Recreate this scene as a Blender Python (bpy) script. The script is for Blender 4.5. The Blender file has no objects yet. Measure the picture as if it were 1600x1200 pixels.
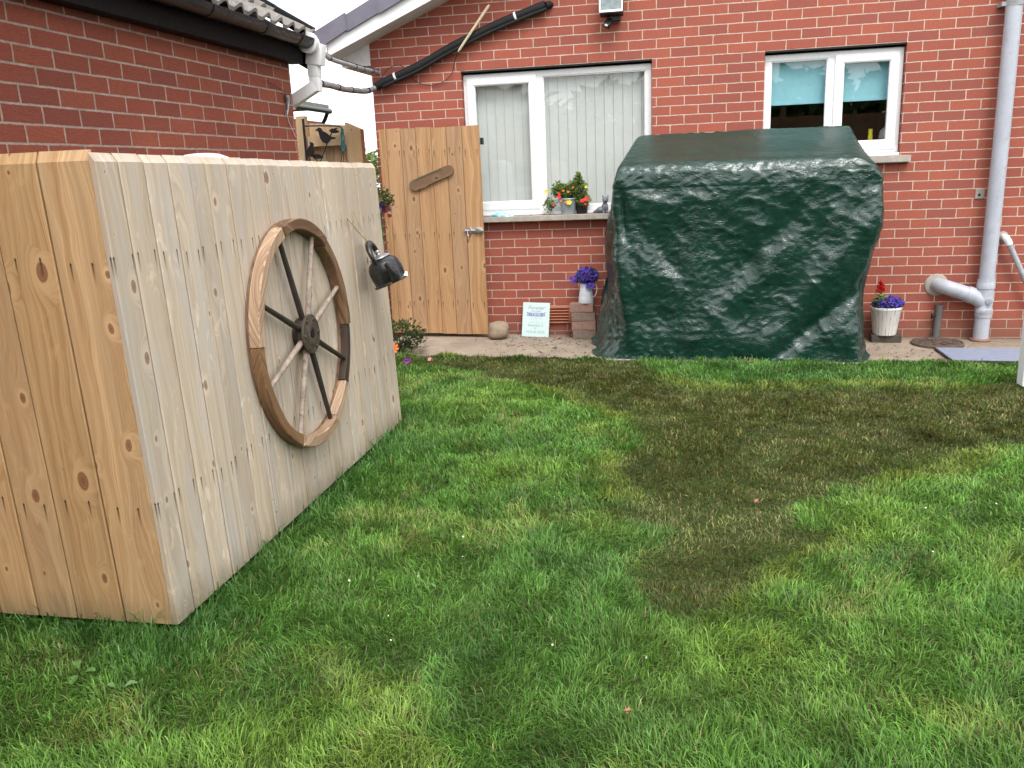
import bpy, bmesh, math, random
import numpy as np
from mathutils import Vector, Matrix, noise as mnoise

sc = bpy.context.scene
COL = sc.collection
R = math.radians

# ------------------------------------------------------------------ camera
cd = bpy.data.cameras.new("camera")
cam = bpy.data.objects.new("camera", cd)
COL.objects.link(cam)
cd.sensor_fit = 'HORIZONTAL'
cd.sensor_width = 36.0
cd.lens = 1330.118 / 1600 * 36
cd.clip_start = 0.05
cd.clip_end = 500
_r = Vector((0.98111287, 0.18905346, -0.0409430))
_f = Vector((-0.19331397, 0.95075651, -0.24226383)).normalized()
_u = _r.cross(_f).normalized()
_r = _f.cross(_u).normalized()
M3 = Matrix((_r, _u, -_f)).transposed()
cam.matrix_world = Matrix.Translation((0, -7.47402, 1.45686)) @ M3.to_4x4()
sc.camera = cam

# ------------------------------------------------------------------ light
SUN = Vector((0.26, -0.60, 0.90)).normalized()
el = math.asin(SUN.z)
rot = math.atan2(SUN.x, SUN.y)
w = bpy.data.worlds.new("World")
sc.world = w
w.use_nodes = True
wn = w.node_tree.nodes
wl = w.node_tree.links
wn.clear()
sky = wn.new('ShaderNodeTexSky')
sky.sky_type = 'NISHITA'
sky.sun_disc = False
sky.sun_elevation = el
sky.sun_rotation = rot
sky.air_density = 1.0
sky.dust_density = 5.0
sky.ozone_density = 1.0
hs = wn.new('ShaderNodeHueSaturation')
hs.inputs['Saturation'].default_value = 0.10
bg = wn.new('ShaderNodeBackground')
bg.inputs['Strength'].default_value = 0.15
wo = wn.new('ShaderNodeOutputWorld')
wl.new(sky.outputs['Color'], hs.inputs['Color'])
cl = wn.new('ShaderNodeMix')
cl.data_type = 'RGBA'
cl.inputs[0].default_value = 0.78
cl.inputs[7].default_value = (6.5, 6.6, 6.75, 1)      # even white cloud deck
wl.new(hs.outputs['Color'], cl.inputs[6])
wl.new(cl.outputs[2], bg.inputs['Color'])
wl.new(bg.outputs['Background'], wo.inputs['Surface'])
sl = bpy.data.lights.new("sun", 'SUN')
sl.energy = 0.8
sl.angle = R(22)
sl.color = (1.0, 0.965, 0.91)
so = bpy.data.objects.new("sun", sl)
so.rotation_euler = SUN.to_track_quat('Z', 'Y').to_euler()
so.location = (3, -4, 8)
COL.objects.link(so)

sc.view_settings.view_transform = 'Standard'
sc.view_settings.look = 'None'
sc.view_settings.gamma = 1
sc.view_settings.exposure = 1.25
sc.cycles.max_bounces = 8
sc.cycles.transparent_max_bounces = 12

# ------------------------------------------------------------------ node helper
class NT:
    def __init__(s, name):
        s.m = bpy.data.materials.new(name)
        s.m.use_nodes = True
        s.t = s.m.node_tree
        s.n = s.t.nodes
        s.n.clear()
        s.out = s.n.new('ShaderNodeOutputMaterial')
    def put(s, sock, v):
        if v is None:
            return
        if isinstance(v, bpy.types.NodeSocket):
            s.t.links.new(v, sock)
        else:
            if sock.type == 'RGBA' and not isinstance(v, (int, float)) and len(v) == 3:
                v = (*v, 1)
            sock.default_value = v
    def math(s, op, a, b=None, c=None, clamp=False):
        n = s.n.new('ShaderNodeMath')
        n.operation = op
        n.use_clamp = clamp
        for i, v in enumerate((a, b, c)):
            s.put(n.inputs[i], v)
        return n.outputs[0]
    def sep(s, v):
        n = s.n.new('ShaderNodeSeparateXYZ')
        s.put(n.inputs[0], v)
        return n.outputs
    def comb(s, x=0, y=0, z=0):
        n = s.n.new('ShaderNodeCombineXYZ')
        for i, v in enumerate((x, y, z)):
            s.put(n.inputs[i], v)
        return n.outputs[0]
    def pos(s):
        return s.n.new('ShaderNodeNewGeometry').outputs['Position']
    def obj(s):
        return s.n.new('ShaderNodeTexCoord').outputs['Object']
    def uv(s):
        n = s.n.new('ShaderNodeUVMap')
        n.uv_map = "UVMap"
        return n.outputs[0]
    def attr(s, name):
        n = s.n.new('ShaderNodeAttribute')
        n.attribute_name = name
        return n
    def vmul(s, v, k):
        n = s.n.new('ShaderNodeVectorMath')
        n.operation = 'MULTIPLY'
        s.put(n.inputs[0], v)
        n.inputs[1].default_value = k
        return n.outputs[0]
    def noise(s, v, scale=5, detail=4, rough=0.55, dist=0, dim='3D', color=False):
        n = s.n.new('ShaderNodeTexNoise')
        n.noise_dimensions = dim
        s.put(n.inputs['Vector'], v)
        s.put(n.inputs['Scale'], scale)
        s.put(n.inputs['Detail'], detail)
        s.put(n.inputs['Roughness'], rough)
        s.put(n.inputs['Distortion'], dist)
        return n.outputs['Color' if color else 'Fac']
    def voro(s, v, scale=5, dim='3D', feature='F1', rnd=1.0):
        n = s.n.new('ShaderNodeTexVoronoi')
        n.voronoi_dimensions = dim
        n.feature = feature
        s.put(n.inputs['Vector'], v)
        s.put(n.inputs['Scale'], scale)
        s.put(n.inputs['Randomness'], rnd)
        return n.outputs
    def mr(s, v, a, b, c=0.0, d=1.0, smooth=True):
        n = s.n.new('ShaderNodeMapRange')
        n.interpolation_type = 'SMOOTHSTEP' if smooth else 'LINEAR'
        n.clamp = True
        for i, x in enumerate((v, a, b, c, d)):
            s.put(n.inputs[i], x)
        return n.outputs[0]
    def mix(s, fac, a, b, mode='MIX'):
        n = s.n.new('ShaderNodeMix')
        n.data_type = 'RGBA'
        n.blend_type = mode
        n.clamp_factor = True
        s.put(n.inputs[0], fac)
        s.put(n.inputs[6], a)
        s.put(n.inputs[7], b)
        return n.outputs[2]
    def bump(s, h, strength=0.5, dist=0.01, normal=None):
        n = s.n.new('ShaderNodeBump')
        n.inputs['Strength'].default_value = strength
        n.inputs['Distance'].default_value = dist
        s.put(n.inputs['Height'], h)
        if normal is not None:
            s.put(n.inputs['Normal'], normal)
        return n.outputs[0]
    def bsdf(s, **k):
        n = s.n.new('ShaderNodeBsdfPrincipled')
        for a, v in k.items():
            s.put(n.inputs[a.replace('_', ' ')], v)
        return n.outputs[0]
    def done(s, sh):
        s.t.links.new(sh, s.out.inputs['Surface'])
        return s.m

def plain(name, col, rough=0.5, metal=0.0, var=0.12, vscale=9.0, bump=0.0, bscale=60, spec=None, dirt=None, dirtamt=0.0):
    t = NT(name)
    o = t.obj()
    n1 = t.noise(o, vscale, 5, 0.6)
    n2 = t.noise(o, vscale * 7, 3, 0.6)
    f = t.math('ADD', t.math('MULTIPLY', n1, 0.7), t.math('MULTIPLY', n2, 0.3))
    lo = tuple(c * (1 - var) for c in col)
    hi = tuple(min(1, c * (1 + var)) for c in col)
    c = t.mix(t.mr(f, 0.3, 0.7), lo, hi)
    if dirt is not None:
        d = t.mr(t.noise(o, vscale * 2.3, 6, 0.7), 0.52, 0.72)
        c = t.mix(t.math('MULTIPLY', d, dirtamt), c, dirt)
    nor = t.bump(t.noise(o, bscale, 4, 0.6), 0.5, bump) if bump > 0 else None
    k = dict(Base_Color=c, Metallic=metal, Roughness=t.mr(n2, 0.2, 0.8, rough * 0.85, min(1, rough * 1.15)))
    if nor is not None:
        k['Normal'] = nor
    if spec is not None:
        k['Specular_IOR_Level'] = spec
    return t.done(t.bsdf(**k))

# ------------------------------------------------------------------ mesh helper
class MB:
    def __init__(s):
        s.v, s.f, s.uv, s.r, s.sm = [], [], [], [], []
    def add(s, verts, faces, uvs=None, rnd=0.0, smooth=False):
        o = len(s.v)
        s.v.extend([tuple(p) for p in verts])
        for i, f in enumerate(faces):
            s.f.append(tuple(o + k for k in f))
            s.uv.append(uvs[i] if uvs else [(verts[k][0] + verts[k][1], verts[k][2]) for k in f])
            s.r.append(rnd)
            s.sm.append(smooth)
        return s
    def box(s, c, size, rot=None, rnd=0.0, bev=0.0):
        x, y, z = (d / 2 for d in size)
        b = bev
        mm = Matrix.Translation(c) @ (rot.to_4x4() if rot is not None else Matrix.Identity(4))
        if b <= 0:
            P = [(-x, -y, -z), (x, -y, -z), (x, y, -z), (-x, y, -z), (-x, -y, z), (x, -y, z), (x, y, z), (-x, y, z)]
            F = [(0, 1, 5, 4), (1, 2, 6, 5), (2, 3, 7, 6), (3, 0, 4, 7), (4, 5, 6, 7), (3, 2, 1, 0)]
        else:
            bm = bmesh.new()
            bmesh.ops.create_cube(bm, size=1)
            for v in bm.verts:
                v.co = Vector((v.co.x * size[0], v.co.y * size[1], v.co.z * size[2]))
            bmesh.ops.bevel(bm, geom=list(bm.edges), offset=b, segments=2, affect='EDGES', profile=0.6)
            bm.verts.index_update()
            P = [tuple(v.co) for v in bm.verts]
            F = [tuple(v.index for v in f.verts) for f in bm.faces]
            bm.free()
        uvs = []
        for f in F:
            n = (Vector(P[f[1]]) - Vector(P[f[0]])).cross(Vector(P[f[2]]) - Vector(P[f[1]]))
            a = max(range(3), key=lambda i: abs(n[i]))
            uvs.append([((P[k][1] + 0.3) if a == 0 else P[k][0], P[k][1] if a == 2 else P[k][2] + z) for k in f])
        return s.add([mm @ Vector(p) for p in P], F, uvs, rnd)
    def board(s, org, ax, nrm, width, thick, length, rnd, ch=0.002, topch=0.0, topdz=0.0, up=Vector((0, 0, 1))):
        """a plank: org = bottom centre of its front face, ax = across, nrm = outward"""
        ax, nrm = Vector(ax).normalized(), Vector(nrm).normalized()
        org = Vector(org)
        hw = width / 2
        sec = [(-hw, -thick), (hw, -thick), (hw, -ch), (hw - ch, 0), (-hw + ch, 0), (-hw, -ch)]
        nz = 5
        V, F, U = [], [], []
        for k in range(nz + 1):
            for i, (a, t) in enumerate(sec):
                L = length * k / nz
                if k == nz:
                    L = length + topdz * a / hw - (topch if i in (2, 3, 4, 5) else 0)
                V.append(org + ax * a + nrm * t + up * L)
        n = len(sec)
        for k in range(nz):
            for i in range(n):
                j = (i + 1) % n
                F.append((k * n + i, k * n + j, (k + 1) * n + j, (k + 1) * n + i))
                va, vb = (V[k * n] - org).dot(up), (V[(k + 1) * n] - org).dot(up)
                ua, ub = sec[i][0], sec[j][0]
                if abs(ua - ub) < 1e-6:
                    ub = ua + 0.02
                U.append([(ua, va), (ub, va), (ub, vb), (ua, vb)])
        F.append(tuple(range(nz * n, nz * n + n)))
        U.append([(p[0], length + p[1]) for p in sec])
        F.append(tuple(reversed(range(n))))
        U.append([(p[0], p[1]) for p in reversed(sec)])
        return s.add(V, F, U, rnd)
    def tube(s, pts, rad, seg=12, rnd=0.0, caps=True, flat=1.0):
        pts = [Vector(p) for p in pts]
        if not isinstance(rad, (list, tuple)):
            rad = [rad] * len(pts)
        tan = []
        for i in range(len(pts)):
            a, b = pts[max(0, i - 1)], pts[min(len(pts) - 1, i + 1)]
            tan.append((b - a).normalized())
        ref = Vector((0, 0, 1)) if abs(tan[0].z) < 0.9 else Vector((1, 0, 0))
        nx = tan[0].cross(ref).normalized()
        V, F, U = [], [], []
        L = 0
        for i, p in enumerate(pts):
            if i:
                L += (pts[i] - pts[i - 1]).length
                nx = (nx - tan[i] * nx.dot(tan[i])).normalized()
            ny = tan[i].cross(nx)
            for k in range(seg):
                a = 2 * math.pi * k / seg
                V.append(p + (nx * math.cos(a) + ny * math.sin(a) * flat) * rad[i])
        dl = L / max(1, len(pts) - 1)
        for i in range(len(pts) - 1):
            for k in range(seg):
                j = (k + 1) % seg
                F.append((i * seg + k, i * seg + j, (i + 1) * seg + j, (i + 1) * seg + k))
                c = 2 * math.pi * rad[i] / seg
                U.append([(k * c, i * dl), ((k + 1) * c, i * dl), ((k + 1) * c, (i + 1) * dl), (k * c, (i + 1) * dl)])
        s.add(V, F, U, rnd, True)
        if caps:
            s.add(V[:seg], [tuple(reversed(range(seg)))], None, rnd)
            s.add(V[-seg:], [tuple(range(seg))], None, rnd)
        return s
    def lathe(s, prof, c=(0, 0, 0), seg=32, mat=None, rnd=0.0, smooth=True, cap=True):
        mm = Matrix.Translation(c) @ (mat.to_4x4() if mat is not None else Matrix.Identity(4))
        V, F = [], []
        for r, z in prof:
            for k in range(seg):
                a = 2 * math.pi * k / seg
                V.append(mm @ Vector((r * math.cos(a), r * math.sin(a), z)))
        for i in range(len(prof) - 1):
            for k in range(seg):
                j = (k + 1) % seg
                F.append((i * seg + k, i * seg + j, (i + 1) * seg + j, (i + 1) * seg + k))
        s.add(V, F, None, rnd, smooth)
        if cap:
            if prof[0][0] > 1e-5:
                s.add(V[:seg], [tuple(reversed(range(seg)))], None, rnd)
            if prof[-1][0] > 1e-5:
                s.add(V[-seg:], [tuple(range(seg))], None, rnd)
        return s
    def prism(s, poly, o, ax, ay, depth, rnd=0.0):
        """extrude a 2-D outline (counter-clockwise seen along -n) both ways about o"""
        o, ax, ay = Vector(o), Vector(ax).normalized(), Vector(ay).normalized()
        n = ax.cross(ay)
        k = len(poly)
        V = [o + ax * p[0] + ay * p[1] + n * depth / 2 for p in poly] + [o + ax * p[0] + ay * p[1] - n * depth / 2 for p in poly]
        F = [tuple(range(k)), tuple(reversed(range(k, 2 * k)))]
        U = [[poly[i] for i in range(k)], [poly[i] for i in reversed(range(k))]]
        for i in range(k):
            j = (i + 1) % k
            F.append((i, i + k, j + k, j))
            U.append([poly[i], poly[i], poly[j], poly[j]])
        return s.add(V, F, U, rnd)
    def build(s, name, mat, parent=None):
        me = bpy.data.meshes.new(name)
        me.from_pydata(s.v, [], s.f)
        uvl = me.uv_layers.new(name="UVMap")
        flat = [c for f in s.uv for p in f for c in p]
        uvl.data.foreach_set("uv", flat)
        a = me.attributes.new("rnd", 'FLOAT', 'FACE')
        a.data.foreach_set("value", s.r)
        me.polygons.foreach_set("use_smooth", s.sm)
        me.update()
        if any(s.sm):
            me.set_sharp_from_angle(angle=R(38))
        return link(name, me, mat, parent)

def link(name, me, mat, parent=None):
    if mat is not None:
        me.materials.append(mat)
    o = bpy.data.objects.new(name, me)
    COL.objects.link(o)
    if parent is not None:
        o.parent = parent
        if parent.type == 'EMPTY' or True:
            o.matrix_parent_inverse = wmat(parent).inverted()
    return o

def wmat(o):
    m = o.matrix_basis.copy()
    if o.parent is not None:
        m = wmat(o.parent) @ o.matrix_parent_inverse @ m
    return m

def tag(o, label=None, cat=None, group=None, kind=None):
    if label: o['label'] = label
    if cat: o['category'] = cat
    if group: o['group'] = group
    if kind: o['kind'] = kind
    return o

def thing(name, label, cat, loc=(0, 0, 0), group=None):
    e = bpy.data.objects.new(name, None)
    e.location = loc
    e.empty_display_size = 0.1
    COL.objects.link(e)
    return tag(e, label, cat, group)

def bigmesh(name, V, Fq, Ft, mat, parent=None, cols=None, smooth=False):
    """numpy mesh: V (n,3), quads (m,4) and tris (k,3)"""
    me = bpy.data.meshes.new(name)
    nq = 0 if Fq is None else len(Fq)
    nt = 0 if Ft is None else len(Ft)
    me.vertices.add(len(V))
    me.vertices.foreach_set("co", np.asarray(V, np.float32).ravel())
    loops = np.concatenate(([Fq.ravel()] if nq else []) + ([Ft.ravel()] if nt else [])).astype(np.int32)
    me.loops.add(len(loops))
    me.loops.foreach_set("vertex_index", loops)
    me.polygons.add(nq + nt)
    st = np.concatenate((np.arange(nq) * 4, nq * 4 + np.arange(nt) * 3)).astype(np.int32)
    me.polygons.foreach_set("loop_start", st)
    if smooth:
        me.polygons.foreach_set("use_smooth", np.ones(nq + nt, bool))
    if cols is not None:
        a = me.attributes.new("col", 'FLOAT_COLOR', 'POINT')
        a.data.foreach_set("color", np.asarray(cols, np.float32).ravel())
    me.update()
    me.validate()
    return link(name, me, mat, parent)

def vnoise(x, y, scale, seed=0):
    """smooth value noise, numpy"""
    rs = np.random.RandomState(seed)
    G = rs.rand(128, 128)
    X, Y = x * scale + 500.3, y * scale + 500.7
    i, j = np.floor(X).astype(int), np.floor(Y).astype(int)
    fx, fy = X - i, Y - j
    fx, fy = fx * fx * (3 - 2 * fx), fy * fy * (3 - 2 * fy)
    i0, j0, i1, j1 = i % 128, j % 128, (i + 1) % 128, (j + 1) % 128
    return (G[i0, j0] * (1 - fx) + G[i1, j0] * fx) * (1 - fy) + (G[i0, j1] * (1 - fx) + G[i1, j1] * fx) * fy

def fbm(x, y, scale, seed=0, oct=4):
    s, a, t = 0, 1.0, 0
    for k in range(oct):
        s = s + a * vnoise(x, y, scale * 2 ** k, seed + k)
        t += a
        a *= 0.55
    return s / t

def gnd(x, y):
    """gentle cross fall of path and the lawn beside it"""
    t = min(1, max(0, (y + 3.5) / 2.5))
    return -0.0135 * max(-3.2, min(4.0, x)) * t

def spline(pts, n=8):
    out = []
    P = [Vector(p) for p in pts]
    P = [P[0] * 2 - P[1]] + P + [P[-1] * 2 - P[-2]]
    for i in range(1, len(P) - 2):
        for k in range(n):
            t = k / n
            a, b, c, d = P[i - 1], P[i], P[i + 1], P[i + 2]
            out.append(0.5 * ((2 * b) + (c - a) * t + (2 * a - 5 * b + 4 * c - d) * t * t + (3 * b - a - 3 * c + d) * t ** 3))
    out.append(P[-2])
    return out

# ------------------------------------------------------------------ materials
def wood(name, light, dark, knot, nails=(), nu=0.036, contrast=1.0, grey=None, greyamt=0.0, knots=1.0, rough=0.62, stain=0.5, fleck=0.0):
    t = NT(name)
    u, v, _ = t.sep(t.uv())
    rnd = t.attr("rnd").outputs['Fac']
    off = t.math('MULTIPLY', rnd, 53.0)
    uo = t.math('ADD', u, off)
    vo = t.math('ADD', v, t.math('MULTIPLY', off, 3.7))
    kv = t.comb(uo, t.math('MULTIPLY', vo, 0.60), 0)
    wob = t.noise(t.comb(uo, vo, 0), 9, 2, 0.5, dim='2D', color=True)
    kv2 = t.n.new('ShaderNodeVectorMath')
    kv2.operation = 'MULTIPLY_ADD'
    t.put(kv2.inputs[0], wob)
    kv2.inputs[1].default_value = (0.010, 0.010, 0)
    t.put(kv2.inputs[2], kv)
    vo_ = t.voro(kv2.outputs[0], 7.5, '2D')
    d = t.math('DIVIDE', vo_['Distance'], 7.5)
    pick = t.sep(vo_['Color'])
    sz = t.mr(pick[0], 0.34, 0.9, 0.0, 1.0, False)      # some cells have no knot
    rad = t.math('MULTIPLY', t.math('MULTIPLY', sz, t.mr(pick[1], 0.2, 1.0, 0.35, 1.0, False)), 0.0165 * knots)
    infl = t.math('MULTIPLY', t.mr(t.math('DIVIDE', d, t.math('ADD', t.math('MULTIPLY', rad, 4.2), 0.0005)), 0.0, 1.0, 1.0, 0.0), sz)
    bend = t.noise(t.comb(t.math('MULTIPLY', uo, 4.0), t.math('MULTIPLY', vo, 0.9), 0), 1.0, 3, 0.5, dim='2D')
    g = t.math('ADD', t.math('ADD', t.math('MULTIPLY', uo, 30.0), t.math('MULTIPLY', bend, 7.0)), t.math('MULTIPLY', infl, 3.2))
    r1 = t.noise(t.comb(g, t.math('MULTIPLY', vo, 0.35), 0), 1.0, 3, 0.6, dim='2D')
    r2 = t.noise(t.comb(t.math('MULTIPLY', g, 4.5), t.math('MULTIPLY', vo, 0.9), 0), 1.0, 3, 0.65, dim='2D')
    fib = t.noise(t.comb(t.math('MULTIPLY', uo, 420.0), t.math('MULTIPLY', vo, 9.0), 0), 1.0, 2, 0.6, dim='2D')
    gr = t.math('ADD', t.math('ADD', t.math('MULTIPLY', r1, 0.45), t.math('MULTIPLY', r2, 0.38)), t.math('MULTIPLY', fib, 0.17))
    c = t.mix(t.mr(gr, 0.5 - 0.17 / contrast, 0.5 + 0.2 / contrast), dark, light)
    if grey is not None:
        gm = t.noise(t.comb(t.math('MULTIPLY', uo, 14.0), t.math('MULTIPLY', vo, 1.3), 0), 1.0, 5, 0.65, dim='2D')
        c = t.mix(t.math('MULTIPLY', t.mr(gm, 0.40, 0.68), greyamt), c, grey)
    if fleck > 0:
        # pale silky figure where the grain swirls
        fk = t.noise(t.comb(t.math('MULTIPLY', uo, 22.0), t.math('MULTIPLY', vo, 9.0), 5.0), 1.0, 4, 0.6, 1.2)
        fz = t.noise(t.comb(t.math('MULTIPLY', uo, 5.0), t.math('MULTIPLY', vo, 2.2), 8.0), 1.0, 2, 0.5)
        c = t.mix(t.math('MULTIPLY', t.math('MULTIPLY', t.mr(fk, 0.52, 0.66), t.mr(fz, 0.48, 0.62)), fleck), c, tuple(min(0.8, x * 1.22) for x in light))
    if fleck > 0:
        # green damp creeping up from the cut foot of each board
        dmp = t.noise(t.comb(t.math('MULTIPLY', uo, 30.0), t.math('MULTIPLY', vo, 4.0), 2.0), 1.0, 4, 0.6)
        ft = t.mr(t.math('ADD', v, t.math('MULTIPLY', t.math('SUBTRACT', dmp, 0.5), 0.22)), -0.02, 0.13, 0.6, 0.0)
        c = t.mix(ft, c, (0.17, 0.145, 0.085))
    # weather streaks
    st = t.noise(t.comb(t.math('MULTIPLY', uo, 26.0), t.math('MULTIPLY', vo, 0.55), 3.0), 1.0, 4, 0.6)
    c = t.mix(t.math('MULTIPLY', t.mr(st, 0.56, 0.76), stain), c, tuple(x * 0.42 for x in dark))
    # pale halo and dark knot
    q = t.math('DIVIDE', d, t.math('ADD', rad, 0.0003))
    c = t.mix(t.math('MULTIPLY', t.mr(q, 1.0, 3.2, 0.75, 0.0), sz), c, light)
    kc = t.mix(t.mr(q, 0.0, 0.75), tuple(x * 0.9 for x in knot), tuple(x * 1.5 for x in knot))
    rimk = t.math('MULTIPLY', t.mr(q, 0.7, 0.9), t.mr(q, 0.95, 1.15, 1, 0))
    kc = t.mix(t.math('MULTIPLY', rimk, 0.7), kc, tuple(x * 0.5 for x in knot))
    c = t.mix(t.math('MULTIPLY', t.mr(q, 0.8, 1.15, 0.88, 0.0), t.mr(sz, 0.02, 0.15)), c, kc)
    # per board tone
    tone = t.mr(t.math('FRACT', t.math('MULTIPLY', rnd, 7.13)), 0, 1, 0.87, 1.07, False)
    c = t.mix(1.0, c, t.comb(tone, tone, tone), 'MULTIPLY')
    hsv = t.n.new('ShaderNodeHueSaturation')
    t.put(hsv.inputs['Color'], c)
    t.put(hsv.inputs['Saturation'], t.mr(t.math('FRACT', t.math('MULTIPLY', rnd, 3.77)), 0, 1, 0.94, 1.03, False))
    c = hsv.outputs['Color']
    if nails:
        m = None
        au = t.math('ABSOLUTE', t.math('SUBTRACT', t.math('ABSOLUTE', u), t.math('ADD', nu, t.math('MULTIPLY', t.math('FRACT', t.math('MULTIPLY', rnd, 11.3)), 0.012))))
        for nv in nails:
            dv = t.math('SUBTRACT', v, t.math('ADD', nv, t.math('MULTIPLY', t.math('FRACT', t.math('MULTIPLY', rnd, 5.1)), 0.03)))
            dot = t.mr(t.math('ADD', au, t.math('ABSOLUTE', t.math('MULTIPLY', dv, 0.6))), 0.0032, 0.0055, 1, 0)
            length = 0.075
            ss = t.math('MULTIPLY', t.mr(au, 0.0016, 0.005, 0.8, 0), t.math('MULTIPLY', t.mr(dv, -length, -0.004, 0, 1), t.mr(dv, 0, 0.006, 1, 0)))
            k = t.math('MAXIMUM', dot, ss)
            m = k if m is None else t.math('MAXIMUM', m, k)
        c = t.mix(t.math('MULTIPLY', m, 0.95), c, (0.022, 0.018, 0.015))
    h = t.math('ADD', t.math('MULTIPLY', gr, 0.8), t.math('MULTIPLY', infl, 0.25))
    return t.done(t.bsdf(Base_Color=c, Roughness=rough, Specular_IOR_Level=0.3, Normal=t.bump(h, 0.35, 0.002)))

def brickmat(name, axis, su, sv, c1, c2, c3, mortar, rough_face, msize=0.0055):
    t = NT(name)
    P = t.sep(t.pos())
    if axis == 'x':
        s_ = t.math('ADD', t.math('ADD', P[0], P[1]), su + 22.5)
    else:
        s_ = t.math('ADD', t.math('ADD', P[1], P[0]), su + 22.5)
    z_ = t.math('ADD', P[2], sv)
    wv = t.noise(t.pos(), 9.0, 4, 0.6, color=True)
    wv2 = t.noise(t.pos(), 60.0, 3, 0.6, color=True)
    wx, wz, _ = t.sep(wv)
    fx, fz, _ = t.sep(wv2)
    s2 = t.math('ADD', s_, t.math('ADD', t.math('MULTIPLY', t.math('SUBTRACT', wx, 0.5), 0.012), t.math('MULTIPLY', t.math('SUBTRACT', fx, 0.5), 0.0065)))
    z2 = t.math('ADD', z_, t.math('ADD', t.math('MULTIPLY', t.math('SUBTRACT', wz, 0.5), 0.008), t.math('MULTIPLY', t.math('SUBTRACT', fz, 0.5), 0.0055)))
    b = t.n.new('ShaderNodeTexBrick')
    b.offset = 0.5
    b.offset_frequency = 2
    t.put(b.inputs['Vector'], t.comb(s2, z2, 0))
    t.put(b.inputs['Color1'], (0, 0, 0))
    t.put(b.inputs['Color2'], (1, 1, 1))
    t.put(b.inputs['Mortar'], (0.5, 0.5, 0.5))
    t.put(b.inputs['Scale'], 1.0)
    t.put(b.inputs['Mortar Size'], msize)
    t.put(b.inputs['Mortar Smooth'], 0.18)
    t.put(b.inputs['Bias'], 0.0)
    t.put(b.inputs['Brick Width'], 0.225)
    t.put(b.inputs['Row Height'], 0.075)
    rv = t.sep(b.outputs['Color'])[0]
    mf = b.outputs['Fac']
    c = t.mix(t.mr(rv, 0.05, 0.5), c1, c2)
    c = t.mix(t.mr(rv, 0.66, 0.95), c, c3)
    big = t.noise(t.pos(), 1.3, 5, 0.6)
    c = t.mix(t.mr(big, 0.35, 0.7, 0.0, 0.35), c, tuple(x * 0.72 for x in c2))
    fine = t.noise(t.vmul(t.pos(), (1, 1, 2.2)), 55.0, 5, 0.7)
    c = t.mix(t.mr(fine, 0.35, 0.75, 0.0, 0.5), c, tuple(x * 0.62 for x in c3))
    sp = t.noise(t.pos(), 170.0, 3, 0.7)
    c = t.mix(t.mr(sp, 0.62, 0.75, 0.0, 0.35), c, (0.42, 0.3, 0.24))
    mn = t.noise(t.pos(), 14.0, 5, 0.7)
    mc = t.mix(t.mr(mn, 0.3, 0.7), mortar, tuple(x * 0.68 for x in mortar))
    eff = t.mr(t.noise(t.pos(), 4.0, 6, 0.75), 0.60, 0.85, 0.0, 0.22)
    c = t.mix(eff, c, (0.45, 0.36, 0.32))
    c = t.mix(mf, c, mc)
    # darker brown towards the foot of the wall
    low = t.math('MULTIPLY', t.mr(t.math('ADD', P[2], t.math('MULTIPLY', t.math('SUBTRACT', mn, 0.5), 0.3)), 0.0, 0.22, 1, 0), 0.5)
    c = t.mix(low, c, (0.13, 0.085, 0.06))
    if rough_face:
        h0 = t.noise(t.vmul(t.pos(), (1, 1, 2.4)), 60.0, 6, 0.75, 0.9)
    else:
        h0 = t.noise(t.vmul(t.pos(), (1, 1, 2.5)), 75.0, 4, 0.65)
    h = t.math('SUBTRACT', t.math('MULTIPLY', h0, 0.75 if rough_face else 0.25), t.math('MULTIPLY', mf, 0.6))
    return t.done(t.bsdf(Base_Color=c, Roughness=0.82, Specular_IOR_Level=0.25, Normal=t.bump(h, 0.8, 0.030 if rough_face else 0.006)))

M = {}
M['brick_house'] = brickmat('smooth red brick', 'x', 0.0925, 0.025, (0.42, 0.118, 0.075), (0.38, 0.106, 0.072), (0.32, 0.097, 0.073), (0.68, 0.52, 0.42), False, 0.0042)
M['brick_garage'] = brickmat('rustic red brick', 'y', 2.54 + 0.008, 0.00834, (0.42, 0.115, 0.066), (0.37, 0.098, 0.060), (0.29, 0.082, 0.058), (0.56, 0.43, 0.35), True, 0.0050)
M['wood_front'] = wood('golden softwood boards', (0.585, 0.375, 0.185), (0.36, 0.198, 0.08), (0.17, 0.065, 0.03), nails=(0.405, 1.19), contrast=1.0, grey=(0.40, 0.28, 0.16), greyamt=0.35, knots=1.2, stain=0.3, fleck=0.25)
M['wood_side'] = wood('silvered softwood boards', (0.60, 0.50, 0.39), (0.40, 0.31, 0.225), (0.20, 0.11, 0.072), nails=(0.40, 1.18), contrast=0.82, grey=(0.455, 0.41, 0.365), greyamt=0.75, knots=1.0, stain=0.5, fleck=0.55)
M['wood_gate'] = wood('orange stained boards', (0.545, 0.335, 0.18), (0.37, 0.205, 0.098), (0.15, 0.06, 0.03), nails=(0.28, 0.88, 1.59), nu=0.04, contrast=1.0, knots=0.95, stain=0.45)
M['wood_fence'] = wood('new fence timber', (0.56, 0.42, 0.26), (0.43, 0.29, 0.155), (0.2, 0.1, 0.05), contrast=0.8, stain=0.3)
M['wood_old'] = wood('driftwood brown', (0.27, 0.16, 0.085), (0.19, 0.105, 0.055), (0.06, 0.03, 0.02), contrast=0.9, stain=0.5)
M['felloe_pale'] = wood('pale worn wheel timber', (0.56, 0.40, 0.275), (0.25, 0.15, 0.09), (0.2, 0.1, 0.05), contrast=1.3, stain=0.75, knots=0.6)
M['felloe_brown'] = wood('brown wheel timber', (0.30, 0.17, 0.085), (0.12, 0.062, 0.032), (0.06, 0.03, 0.02), contrast=1.2, stain=0.6, knots=0.6)
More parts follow.
